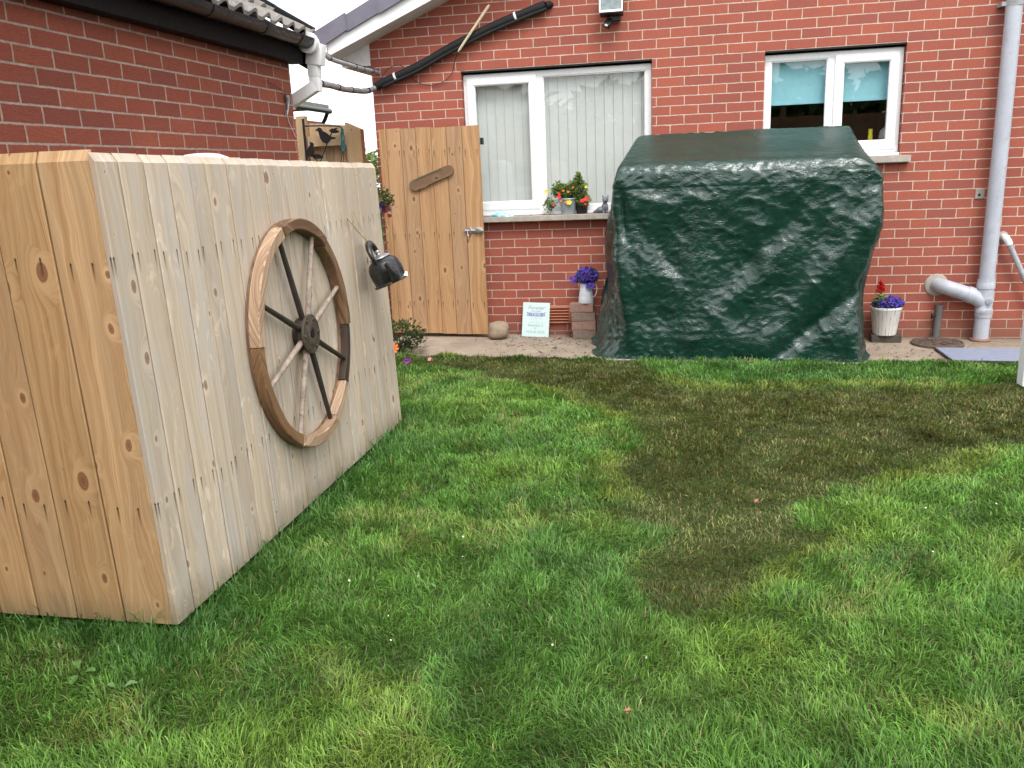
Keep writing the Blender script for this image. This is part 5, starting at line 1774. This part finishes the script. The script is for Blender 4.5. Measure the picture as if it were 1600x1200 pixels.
# sign
sg = thing('sign', 'pale mint sign board with faded lettering leaning on the wall', 'sign', (-1.265, -0.12, 0))
zg = gnd(-1.26, -0.1)
sw, sh_ = 0.243, 0.305
sm_ = Matrix.Translation((-1.268, -0.115, zg)) @ Matrix.Rotation(R(-2), 4, 'Z') @ Matrix.Rotation(R(2.2), 4, 'Y') @ Matrix.Rotation(R(-13), 4, 'X')
m = MB()
m.box((0, 0, sh_ / 2), (sw, 0.012, sh_), bev=0.002)
o = m.build('board', M['sign_face'], sg)
o.matrix_basis = sm_
def text(s, size, x, z, mat, shear=0.0, parent=None, mtx=None, name='lettering', ext=0.0004, yoff=-0.0068, sx=1.0):
    cu = bpy.data.curves.new('txt', 'FONT')
    cu.body = s
    cu.size = size
    cu.align_x = 'CENTER'
    cu.align_y = 'CENTER'
    cu.extrude = ext
    cu.shear = shear
    cu.resolution_u = 3
    tmp = bpy.data.objects.new('txt', cu)
    COL.objects.link(tmp)
    dg = bpy.context.evaluated_depsgraph_get()
    me_ = bpy.data.meshes.new_from_object(tmp.evaluated_get(dg))
    bpy.data.objects.remove(tmp)
    me_.transform(Matrix.Translation((x, yoff, z)) @ Matrix.Rotation(R(90), 4, 'X') @ Matrix.Diagonal((sx, 1, 1, 1)))
    me_.name = name
    o_ = link(name, me_, mat, parent)
    o_.matrix_basis = mtx
    return o_
text('Forever', 0.046, 0.0, 0.258, M['ink_grey'], 0.35, sg, sm_, sx=1.05)
text('IS A LONG', 0.018, 0.0, 0.227, M['ink_blue'], 0, sg, sm_)
m = MB()
m.prism([(-0.066, 0.182), (0.066, 0.182), (0.066, 0.214), (-0.066, 0.214)], (0, -0.0068, 0), (1, 0, 0), (0, 0, 1), 0.0008)
m.prism([(-0.088, 0.186), (-0.068, 0.186), (-0.068, 0.218), (-0.088, 0.218), (-0.076, 0.202)], (0, -0.0066, 0), (1, 0, 0), (0, 0, 1), 0.0006)
m.prism([(0.068, 0.186), (0.088, 0.186), (0.076, 0.202), (0.088, 0.218), (0.068, 0.218)], (0, -0.0066, 0), (1, 0, 0), (0, 0, 1), 0.0006)
o = m.build('banner', M['ink_lilac'], sg); o.matrix_basis = sm_
text('TIME', 0.036, 0.0, 0.198, M['sign_face'], 0, sg, sm_, sx=1.15, yoff=-0.0078)
m = MB()
for (a_, b_2, z_) in ((-0.055, -0.03, 0.162), (-0.01, 0.014, 0.163), (0.035, 0.058, 0.162), (-0.06, -0.01, 0.126), (0.0, 0.03, 0.127), (0.038, 0.07, 0.126)):
    o = MB().box(((a_ + b_2) / 2, -0.0066, z_), (b_2 - a_, 0.0006, 0.0025)).build('rule', M['ink_mint'], sg); o.matrix_basis = sm_

text('SPENDING IT', 0.024, 0.0, 0.099, M['ink_grey'], 0, sg, sm_)
text('BY', 0.019, 0.0, 0.075, M['ink_grey'], 0, sg, sm_)
text('YOUR SIDE', 0.034, 0.0, 0.043, M['ink_mint'], 0, sg, sm_)

# manhole cover
mc_ = (2.018, -0.275, gnd(2.0, -0.27))
mh = thing('manhole_cover', 'round rusty cast iron manhole cover on the path', 'manhole cover', mc_)
m = MB()
m.lathe([(0.195, 0.0), (0.195, 0.018), (0.188, 0.024), (0.178, 0.024), (0.176, 0.018), (0.176, 0.0)], mc_, 48)
m.build('frame', M['iron'], mh)
m = MB()
m.lathe([(0.172, 0.0), (0.172, 0.020), (0.166, 0.024), (0.150, 0.024), (0.147, 0.019), (0.0, 0.019)], mc_, 48)
cz = Vector((mc_[0], mc_[1], mc_[2] + 0.022))
for k_ in range(10):
    a = 2 * math.pi * k_ / 10
    e1, e2 = Vector((math.cos(a), math.sin(a), 0)), Vector((-math.sin(a), math.cos(a), 0))
    m.prism([(0.045, 0.0), (0.085, -0.020), (0.140, -0.010), (0.140, 0.010), (0.085, 0.020)], cz, e1, e2, 0.008)
m.lathe([(0.036, 0.0), (0.036, 0.005), (0.030, 0.008), (0.0, 0.008)], cz + Vector((0, 0, -0.003)), 20)
m.build('lid', M['iron'], mh)

# doormat
dm = thing('doormat', 'faded blue rectangular doormat on the path below the soil pipe', 'doormat', (2.35, -0.72, -0.03))
z0 = gnd(2.3, -0.7)
m = MB()
tilt = Matrix.Rotation(R(0.77), 3, 'Y')
m.box((2.40, -0.722, z0 + 0.011), (0.925, 0.475, 0.012), tilt, bev=0.002)
m.build('rubber_back', M['rubber'], dm)
V, F = [], []
nx, ny = 60, 30
for j in range(ny + 1):
    for i in range(nx + 1):
        x, y = 1.948 + 0.905 * i / nx, -0.95 + 0.456 * j / ny
        V.append((x, y, gnd(2.3, -0.7) - 0.0134 * (x - 2.4) + 0.0205 + 0.0016 * mnoise.noise((x * 30, y * 30, 0))))
for j in range(ny):
    for i in range(nx):
        a = j * (nx + 1) + i
        F.append((a, a + 1, a + nx + 2, a + nx + 1))
m = MB(); m.add(V, F, None, 0, True)
m.build('pile', M['mat_blue'], dm)

# white post at the right edge
wpst = thing('white_post', 'white painted post standing on the lawn at far right edge', 'post', (2.18, -1.70, 0))
m = MB()
m.box((2.178, -1.69, 0.53), (0.10, 0.10, 1.06), bev=0.006)
m.build('shaft', M['white_paint'], wpst)
m = MB()
m.box((2.178, -1.69, 1.072), (0.13, 0.13, 0.022), bev=0.004)
m.box((2.178, -1.69, 1.092), (0.08, 0.08, 0.018), bev=0.004)
m.build('cap', M['white_paint'], wpst)

# bed plants at the far corner of the screen
bs = thing('bedding_shrub', 'low dark leafy shrub beside the path left of the stone', 'shrub', (-2.28, -0.86, 0.03))
zc = 0.03
leaves('foliage', blob(900, (-2.28, -0.86, zc + 0.13), (0.20, 0.14, 0.14), 61, 0.3), 0.030, M['leaf_dark'], bs, 61, 0.5)
leaves('foliage', blob(300, (-2.22, -0.88, zc + 0.16), (0.19, 0.13, 0.13), 62, 0.3), 0.028, M['leaf_bronze'], bs, 62, 0.5)
stems('stem', (-2.28, -0.86, zc), [tuple(p) for p in blob(26, (-2.26, -0.87, zc + 0.16), (0.18, 0.12, 0.12), 63, 0.6)], 0.004, M['leaf_bronze'], bs)
mg = thing('marigold', 'orange marigold flower beside the far foot of the screen', 'flower', (-2.15, -1.28, 0.02))
leaves('foliage', blob(160, (-2.16, -1.26, 0.09), (0.08, 0.06, 0.07), 64, 0.2), 0.028, M['leaf_dark'], mg, 64, 0.35)
for (q, s) in (((-2.185, -1.31, 0.165), 0.040), ((-2.20, -1.30, 0.115), 0.03)):
    petals('flower', [q, (q[0], q[1] - 0.006, q[2] + 0.004)], s, M['petal_orange'], mg, 3, n=9, spread=0.3)
m = MB(); m.tube([(-2.17, -1.27, 0.0), (-2.18, -1.30, 0.16)], 0.004, 6); m.build('stem', M['leaf_mid'], mg)
vg = thing('violet_flower', 'small purple flower under the orange marigold', 'flower', (-2.06, -1.24, 0.02))
petals('flower', [(-2.085, -1.28, 0.055), (-2.068, -1.285, 0.06), (-2.10, -1.275, 0.045)], 0.024, plain('purple petals', (0.28, 0.03, 0.34), 0.6), vg, 5, n=7, spread=0.5)
leaves('foliage', blob(60, (-2.06, -1.24, 0.04), (0.07, 0.05, 0.03), 66, 0.2), 0.026, M['leaf_dark'], vg, 66, 0.4)
petals('flower', [(-1.93, -1.18, 0.05)], 0.018, plain('faded pink petal', (0.6, 0.25, 0.2), 0.6), vg, 6)

# fuchsia behind the screen
fu = thing('fuchsia', 'tall fuchsia with magenta drooping flowers between screen and gate', 'shrub', (-2.46, -0.62, 0.0))
m = MB()
for (tx, ty, tz) in ((-2.40, -0.62, 1.30), (-2.47, -0.66, 1.34), (-2.52, -0.58, 1.25)):
    m.tube(spline([(-2.46, -0.62, 0.0), (-2.48, -0.62, 0.55), (-2.46, -0.63, 1.0), (tx, ty, tz)], 5), [0.009 - 0.0003 * i for i in range(16)], 6)
m.build('stem', M['leaf_bronze'], fu)
leaves('foliage', np.vstack([blob(260, (-2.44, -0.63, 1.28), (0.10, 0.09, 0.08), 71, 0.2), blob(160, (-2.50, -0.62, 1.0), (0.09, 0.09, 0.22), 72, 0.2), blob(90, (-2.36, -0.64, 1.26), (0.05, 0.05, 0.07), 73, 0.2)]), 0.030, M['leaf_dark'], fu, 71, 0.5)
for i, q in enumerate(((-2.405, -0.66, 1.215), (-2.375, -0.66, 1.222), (-2.36, -0.655, 1.155), (-2.44, -0.65, 1.23), (-2.395, -0.66, 1.195), (-2.465, -0.65, 1.19), (-2.355, -0.655, 1.20))):
    petals('flower', [q, (q[0] + 0.004, q[1], q[2] - 0.014)], 0.024, M['petal_pink'] if i % 3 else M['petal_purple'], fu, i, face=(0.1, -0.5, -0.8), n=6, spread=0.4)

# bush seen through the gap
bu = thing('far_bush', 'light green bush in the gap left of the house corner', 'bush', (-4.7, 5.2, 0))
leaves('crown', np.vstack([blob(1800, (-4.75, 5.2, 1.15), (0.75, 0.6, 0.72), 81, 0.5, 0.45, 16), blob(500, (-4.6, 5.1, 1.55), (0.3, 0.3, 0.25), 82, 0.3)]), 0.09, M['leaf_light'], bu, 81, 0.5)
m = MB(); m.tube([(-4.75, 5.2, -0.1), (-4.72, 5.2, 0.6), (-4.7, 5.2, 1.2)], [0.06, 0.05, 0.02], 10); m.build('trunk', M['wood_old'], bu)

# behind the camera: boundary fence and hedge, seen only in the glass and the gloss of the cover
rf = thing('boundary_fence', 'tall dark boarded boundary fence reflected in the window glass', 'fence', (0, -9.4, 0))
m = MB()
x = -10
while x < 11:
    m.board((x, -9.4, -0.1), (1, 0, 0), (0, 1, 0), 0.148, 0.02, 2.32 + random.uniform(-.01, .01), random.random(), 0.003)
    x += 0.152
m.build('boards', M['wood_old'], rf)
for k_ in range(-5, 6):
    MB().box((k_ * 1.83, -9.36, 1.15), (0.09, 0.05, 2.5)).build('post', M['wood_old'], rf)
hd = thing('hedge', 'dense dark hedge behind the boundary fence, reflected in glass', 'hedge', (0, -12.2, 0))
Cs = np.vstack([blob(900, (-12 + 2.1 * i, -12.2 + 0.3 * math.sin(i * 2.2), 1.55), (1.5, 1.1, 1.55 + 0.28 * math.sin(i * 1.7) + (0.35 if i > 5 else 0)), 90 + i, 0.75, 0.0) for i in range(12)])
leaves('crown', Cs, 0.42, M['leaf_dark'], hd, 95, 0.6)
for i in range(12):
    MB().tube([(-12 + 2.1 * i, -12.2, -0.1), (-12 + 2.1 * i, -12.2, 1.6)], [0.12, 0.06], 8).build('trunk', M['wood_old'], hd)

# ================================================================== LAWN
dead_poly = [(-2.09, -1.2), (-1.72, -1.42), (-1.37, -1.65), (-1.01, -1.83), (-0.67, -2.08), (-0.39, -2.45), (-0.22, -2.78), (-0.2, -3.18), (-0.31, -3.34), (-0.3, -3.62), (-0.21, -3.86), (-0.27, -4.05), (-0.2, -4.18), (-0.1, -4.27), (-0.15, -4.36), (-0.22, -4.48), (-0.17, -4.66), (-0.06, -4.77), (0.04, -4.84), (0.17, -4.81), (0.27, -4.61), (0.4, -4.42), (0.55, -4.29), (0.62, -4.16), (0.49, -4.05), (0.54, -3.83), (0.79, -3.66), (1.05, -3.47), (1.29, -3.18), (1.58, -3.01), (2.06, -2.82), (4.2, -2.3), (4.2, -1.4), (2.61, -1.48), (1.76, -1.75), (1.37, -1.76), (0.97, -1.81), (0.57, -1.87), (0.16, -1.88), (-0.1, -1.62), (-0.35, -1.0), (-2.0, -1.0)]
def poly_sd(x, y, poly):
    """signed distance, positive inside"""
    P = np.array(poly)
    ins = np.zeros(len(x), bool)
    dm_ = np.full(len(x), 1e9)
    for (ax_, ay_), (bx_, by_) in zip(P, np.roll(P, -1, 0)):
        c = ((ay_ > y) != (by_ > y))
        with np.errstate(divide='ignore', invalid='ignore'):
            c &= x < (bx_ - ax_) * (y - ay_) / (by_ - ay_ + 1e-12) + ax_
        ins ^= c
        dx, dy = bx_ - ax_, by_ - ay_
        t = np.clip(((x - ax_) * dx + (y - ay_) * dy) / (dx * dx + dy * dy + 1e-12), 0, 1)
        dm_ = np.minimum(dm_, np.hypot(x - ax_ - t * dx, y - ay_ - t * dy))
    return np.where(ins, dm_, -dm_)

def make_grass():
    rs = np.random.RandomState(5)
    xs_, ys_ = [], []
    X0, X1, Ya, Yb = -3.1, 4.6, -6.9, -1.04
    cell = 0.25
    for cy in np.arange(Ya, Yb, cell):
        for cx in np.arange(X0, X1, cell):
            d = math.hypot(cx, cy + 7.474)
            # frustum with margin
            fx, fy = -0.2, 0.98
            fw_ = cx * fx + (cy + 7.474) * fy
            lat = abs(cx * fy - (cy + 7.474) * fx)
            out_ = lat - fw_ * 0.66 - 0.5
            if out_ > 1.5: continue
            rho = min(17500, 14500 * (2.8 / max(1.2, d)) ** 0.85) * (0.45 if out_ > 0 else 1.0)
            n = rs.poisson(rho * cell * cell)
            xs_.append(cx + rs.rand(n) * cell); ys_.append(cy + rs.rand(n) * cell)
    x, y = np.concatenate(xs_), np.concatenate(ys_)
    y = np.minimum(y, Yb + 0.004 * rs.randn(len(y)))
    inside = (x < SX - 0.12) & (y > SY0 + 0.08) & (y < SY1 - 0.05)
    keep = ~inside
    # thin the sward in places
    thin = fbm(x, y, 2.2, 3)
    sd = poly_sd(x, y, dead_poly) + (fbm(x, y, 3.5, 17) - 0.5) * 0.26 + (fbm(x, y, 14, 27, 2) - 0.5) * 0.10
    dead = np.clip(sd / 0.07 + 0.5, 0, 1)
    tcover = (np.abs(x - 0.39) < 0.95) & (y > -1.06)
    keep &= ~tcover
    x, y, sd, dead, thin = x[keep], y[keep], sd[keep], dead[keep], thin[keep]
    n = len(x)
    tuft = np.clip(0.5 + 1.7 * (fbm(x, y, 6.5, 41, 3) - 0.5), 0, 1)
    tuft2 = fbm(x, y, 1.3, 51)
    h = (0.018 + 0.022 * tuft + 0.014 * rs.rand(n)) * (1 - 0.40 * dead)
    h *= 0.8 + 0.45 * tuft2
    # rougher, taller grass along the foot of the screen
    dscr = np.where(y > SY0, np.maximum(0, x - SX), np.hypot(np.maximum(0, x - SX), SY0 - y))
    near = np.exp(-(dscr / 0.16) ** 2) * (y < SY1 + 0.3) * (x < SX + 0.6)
    h *= 1 + near * (0.25 + 1.3 * rs.rand(n) ** 4)
    edge = np.clip((y + 1.25) / 0.2, 0, 1)
    h *= 1 + 0.25 * edge * rs.rand(n)
    lone = rs.rand(n) < 0.012
    h = np.where(lone, h * 1.7, h)
    # lean direction, combed by a smooth field
    th = 6.28 * fbm(x, y, 2.6, 61, 3) * 2.5 + rs.randn(n) * 1.15
    lean_ = h * np.clip(0.75 + 0.5 * rs.randn(n), 0.05, 1.8)
    w_ = (0.0026 + 0.0024 * rs.rand(n)) * (1 - 0.15 * dead)
    d_cam = np.hypot(x, y + 7.474)
    w_ *= np.clip(d_cam / 3.0, 0.8, 1.7)
    dx, dy = np.cos(th), np.sin(th)
    ph = th + 1.57 + rs.randn(n) * 0.6
    wx, wy = np.cos(ph) * w_ / 2, np.sin(ph) * w_ / 2
    z0 = np.array([gnd(a, b) for a, b in zip(x, y)])
    hz = np.sqrt(np.maximum(h * h - (lean_ * 0.6) ** 2, (0.35 * h) ** 2))
    B = np.stack([x, y, z0], 1)
    Wv = np.stack([wx, wy, np.zeros(n)], 1)
    Dv = np.stack([dx, dy, np.zeros(n)], 1)
    Z = np.array([0, 0, 1.0])
    m1 = B + Dv * (lean_ * 0.18)[:, None] + Z * (hz * 0.5)[:, None]
    m2 = B + Dv * (lean_ * 0.52)[:, None] + Z * (hz * 0.86)[:, None]
    tp_ = B + Dv * lean_[:, None] + Z * (hz * np.where(lean_ > h, 0.86, 1.0))[:, None]
    V = np.stack([B - Wv, B + Wv, m1 + Wv * 0.95, m1 - Wv * 0.95, m2 + Wv * 0.7, m2 - Wv * 0.7, tp_], 1).reshape(-1, 3)
    i = np.arange(n)[:, None] * 7
    Fq = np.concatenate([i + np.array([0, 1, 2, 3]), i + np.array([3, 2, 4, 5])])
    Ft = i + np.array([5, 4, 6])
    # colours of the blades
    a = fbm(x, y, 1.1, 71)
    b = fbm(x, y, 3.3, 81)
    g1 = np.array([0.095, 0.225, 0.036]); g2 = np.array([0.178, 0.345, 0.064]); g3 = np.array([0.265, 0.385, 0.080]); blue = np.array([0.125, 0.275, 0.085])
    mixf = np.clip((a - 0.30) / 0.4 + 0.25 * rs.randn(n), 0, 1)[:, None]
    c = g1 * (1 - mixf) + g2 * mixf
    yf = np.clip((b - 0.56) / 0.16, 0, 1)[:, None] * 0.75
    c = c * (1 - yf) + g3 * yf
    bf_ = np.clip((fbm(x, y, 0.9, 91) - 0.54) / 0.14, 0, 1)[:, None] * 0.35
    c = c * (1 - bf_) + blue * bf_
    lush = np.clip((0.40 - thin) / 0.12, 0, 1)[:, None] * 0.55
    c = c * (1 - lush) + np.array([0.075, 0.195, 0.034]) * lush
    # straw blades
    straw = rs.rand(n) < 0.03 + 0.10 * (b > 0.62)
    c[straw] = np.array([0.34, 0.30, 0.13]) * (0.7 + 0.5 * rs.rand(straw.sum(), 1))
    # moss-killed patch: brown black stems with straw and a little green
    r = rs.rand(n)
    dk = np.stack([0.076 + 0.066 * r, 0.068 + 0.060 * r, 0.018 + 0.015 * r], 1)
    dn = fbm(x, y, 2.0, 101)[:, None]
    dk = dk * (0.75 + 0.7 * dn)
    rr_ = rs.rand(n)
    gsel = rr_ < 0.30 + 0.35 * np.clip(1 - sd / 0.25, 0, 1)
    dk[gsel] = np.array([0.105, 0.160, 0.036]) * (0.7 + 0.6 * rs.rand(gsel.sum(), 1))
    ssel = (rr_ > 0.95 - 0.25 * (fbm(x, y, 1.5, 111) > 0.64))
    dk[ssel] = np.array([0.33, 0.30, 0.12]) * (0.6 + 0.6 * rs.rand(ssel.sum(), 1))
    c = c * (1 - dead[:, None]) + dk * dead[:, None]
    # pale yellow rim of scorched grass round the patch
    rim = np.exp(-((sd + 0.05) / 0.07) ** 2) * np.clip((fbm(x, y, 1.3, 121) - 0.40) / 0.1, 0, 1)
    rim = (rim * 0.85)[:, None]
    c = c * (1 - rim) + np.array([0.24, 0.29, 0.055]) * rim
    # blotches from feeding, clover and moss, and brighter spring patches
    for (px_, py_, pr_) in ((-1.02, -5.75, 0.28), (-0.75, -5.85, 0.22), (1.25, -4.35, 0.25), (-0.3, -4.2, 0.14), (-0.75, -3.6, 0.25), (0.75, -4.05, 0.22), (0.2, -5.1, 0.3), (-1.3, -2.2, 0.3)):
        k_ = np.exp(-(((x - px_) ** 2 + (y - py_) ** 2) / pr_ ** 2) * (0.6 + 0.9 * fbm(x, y, 7, 131, 3)))[:, None] * 0.42 * (1 - dead[:, None])
        c = c * (1 - k_) + np.array([0.31, 0.45, 0.075]) * k_
    cl_ = fbm(x, y, 9.0, 141, 3)[:, None]
    c = c * np.clip(1.04 + 1.1 * (cl_ - 0.5), 0.65, 1.4)
    foot_shade = (near * 0.6)[:, None]  # lush grass by the screen, with the shade at its foot painted in
    c = c * (1 - foot_shade) + np.array([0.065, 0.19, 0.045]) * foot_shade
    c = c * (0.55 + 0.85 * rs.rand(n, 1) ** 1.3)
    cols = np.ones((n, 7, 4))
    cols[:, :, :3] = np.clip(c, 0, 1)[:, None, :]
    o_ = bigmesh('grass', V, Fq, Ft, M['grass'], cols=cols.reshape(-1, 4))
    tag(o_, 'green lawn grass with a brown moss killed patch', 'grass', kind='stuff')
    return n
print('grass blades', make_grass())

# broad-leaved weeds
def weed(x, y, n, size, label, seed, mat='weed', flat=0.5):
    rs = random.Random(seed)
    mb = MB()
    for i in range(n):
        a = rs.uniform(0, 6.28)
        L = size * rs.uniform(0.6, 1.1)
        w_ = L * rs.uniform(0.45, 0.65)
        d = Vector((math.cos(a), math.sin(a), 0)); s = Vector((-d.y, d.x, 0))
        zb2 = gnd(x, y) + 0.02
        o_ = Vector((x, y, zb2)) + d * 0.01
        up = Vector((0, 0, 1))
        lift = rs.uniform(0.25, 0.8)
        pts = []
        for (t, ww) in ((0.0, 0.06), (0.3, 0.5), (0.55, 1.0), (0.8, 0.85), (0.94, 0.45), (1.0, 0.0)):
            p = o_ + d * L * t + up * L * (lift * t - 0.45 * t * t)
            pts.append((p - s * w_ * ww / 2 + up * 0.005 * ww, p - up * 0.002, p + s * w_ * ww / 2 + up * 0.005 * ww))
        V = [q for tr in pts for q in tr]
        F = []
        for k_ in range(len(pts) - 1):
            b0 = k_ * 3
            F += [(b0, b0 + 1, b0 + 4, b0 + 3), (b0 + 1, b0 + 2, b0 + 5, b0 + 4)]
        mb.add(V, F, None, 0, True)
    tag(mb.build('weed', M[mat]), label, 'weed', 'broad leaved weeds in the lawn')
weed(-1.62, -5.52, 2, 0.040, 'pale round leaved weed in grass before the screen corner', 1)
weed(-0.90, -4.78, 5, 0.034, 'pale weed rosette in the lawn below the wagon wheel', 2)
weed(-1.80, -5.46, 3, 0.050, 'upright weed in long grass under the golden front boards', 6)
# clover heads
rs = np.random.RandomState(77)
C = []
for (cx, cy, s, n) in ((-0.9, -4.6, 0.5, 14), (-1.0, -5.2, 0.3, 8), (-0.35, -5.2, 0.4, 8), (1.1, -4.2, 0.4, 12), (1.2, -3.9, 0.25, 8), (0.3, -5.3, 0.5, 6)):
    for i in range(n):
        C.append((cx + rs.randn() * s * 0.5, cy + rs.randn() * s * 0.5, 0.042 + 0.015 * rs.rand()))
o = petals('clover_flower', C[::4], 0.0036, M['petal_white'], None, 7, face=(0, -0.3, 1), n=6)
tag(o, 'tiny white clover heads scattered through the lawn', 'clover', kind='stuff')
# fallen leaves and petals
def litter(x, y, z, s, mat, label, seed, name='fallen_petal', cat='petal', grp='petals fallen from the pots'):
    rs_ = random.Random(seed)
    mb = MB()
    for k_ in range(2):
        a = rs_.uniform(0, 6.28)
        d = Vector((math.cos(a), math.sin(a), 0.15)); t = Vector((-math.sin(a), math.cos(a), 0.3))
        c = Vector((x, y, z + 0.004 + 0.002 * k_))
        mb.add([c - d * s, c - d * s * 0.2 + t * s * 0.55, c + d * s + Vector((0, 0, s * 0.3)), c - d * s * 0.1 - t * s * 0.5 + Vector((0, 0, s * 0.3)), c + Vector((0, 0, -0.003))], [(0, 4, 1), (1, 4, 2), (2, 4, 3), (3, 4, 0)])
    tag(mb.build(name, mat), label, cat, grp)
litter(-1.04, -0.20, gnd(-1.0, -0.2), 0.020, M['petal_red'], 'red petal on the path just right of the sign', 1)
litter(-0.945, -0.10, gnd(-1.0, -0.2), 0.014, M['petal_red'], 'red petal on the path against the paver stack', 2)
litter(-0.90, -0.22, gnd(-1.0, -0.2), 0.013, M['petal_orange'], 'small orange petal on the path before the paver stack', 3)
litter(-1.165, -0.055, zs_, 0.018, M['petal_red'], 'red petal on the sill left of the zinc pot', 4)
litter(-0.735, -0.03, zs_, 0.018, M['petal_orange'], 'orange petal on the sill beside the cat figurine', 5)
litter(1.955, -0.46, gnd(1.95, -0.4), 0.014, M['petal_yellow'], 'yellow petal on the path before the manhole cover', 6)
dry = plain('dry leaf', (0.36, 0.17, 0.09), 0.8, var=0.3, vscale=40)
litter(0.33, -3.90, 0.026, 0.016, dry, 'dry brown leaf lying in the brown patch of lawn', 7, 'fallen_leaf', 'leaf', 'dry leaves on the lawn')
litter(-0.13, -5.45, 0.030, 0.013, dry, 'dry brown leaf in green grass nearest the viewer', 8, 'fallen_leaf', 'leaf', 'dry leaves on the lawn')
# gravel by the stone
mb = MB()
rs = random.Random(9)
for i in range(150):
    x, y = -1.46 + rs.gauss(0, 0.07), -0.10 + rs.gauss(0, 0.05)
    if y > -0.015: continue
    r_ = rs.uniform(0.003, 0.008)
    bm_p = [(math.cos(k * 1.257 + i) * r_ * rs.uniform(.7, 1.2), math.sin(k * 1.257 + i) * r_ * rs.uniform(.7, 1.2)) for k in range(5)]
    z_ = gnd(x, y) + 0.002
    V = [(x + p[0], y + p[1], z_ - 0.004) for p in bm_p] + [(x + p[0] * .6, y + p[1] * .6, z_ + r_ * 0.8) for p in bm_p]
    mb.add(V, [(0, 1, 6, 5), (1, 2, 7, 6), (2, 3, 8, 7), (3, 4, 9, 8), (4, 0, 5, 9), (5, 6, 7, 8, 9)], None, rs.random())
tag(mb.build('gravel', plain('pale gravel', (0.38, 0.33, 0.28), 0.85, var=0.3, vscale=60)), 'loose gravel on the path beside the brown stone', 'gravel', kind='stuff')
# dry litter flecks on the path
mb = MB()
for i in range(260):
    x, y = rs.uniform(-1.6, -0.7), -0.95 + 0.9 * rs.random() ** 0.9
    if rs.random() < 0.25: x = rs.uniform(1.42, 2.1)
    if -0.58 < x < 1.4: continue
    a, L = rs.uniform(0, 6.28), rs.uniform(0.006, 0.02)
    d = Vector((math.cos(a), math.sin(a), 0)) * L; s = Vector((-math.sin(a), math.cos(a), 0)) * L * 0.3
    c = Vector((x, y, gnd(x, y) + 0.007))
    mb.add([c - d, c + s + Vector((0, 0, .004)), c + d, c - s], [(0, 1, 2, 3)])
tag(mb.build('debris', plain('dark plant litter', (0.045, 0.033, 0.022), 0.9, var=0.4)), 'dark crumbs of plant litter on the path', 'litter', kind='stuff')
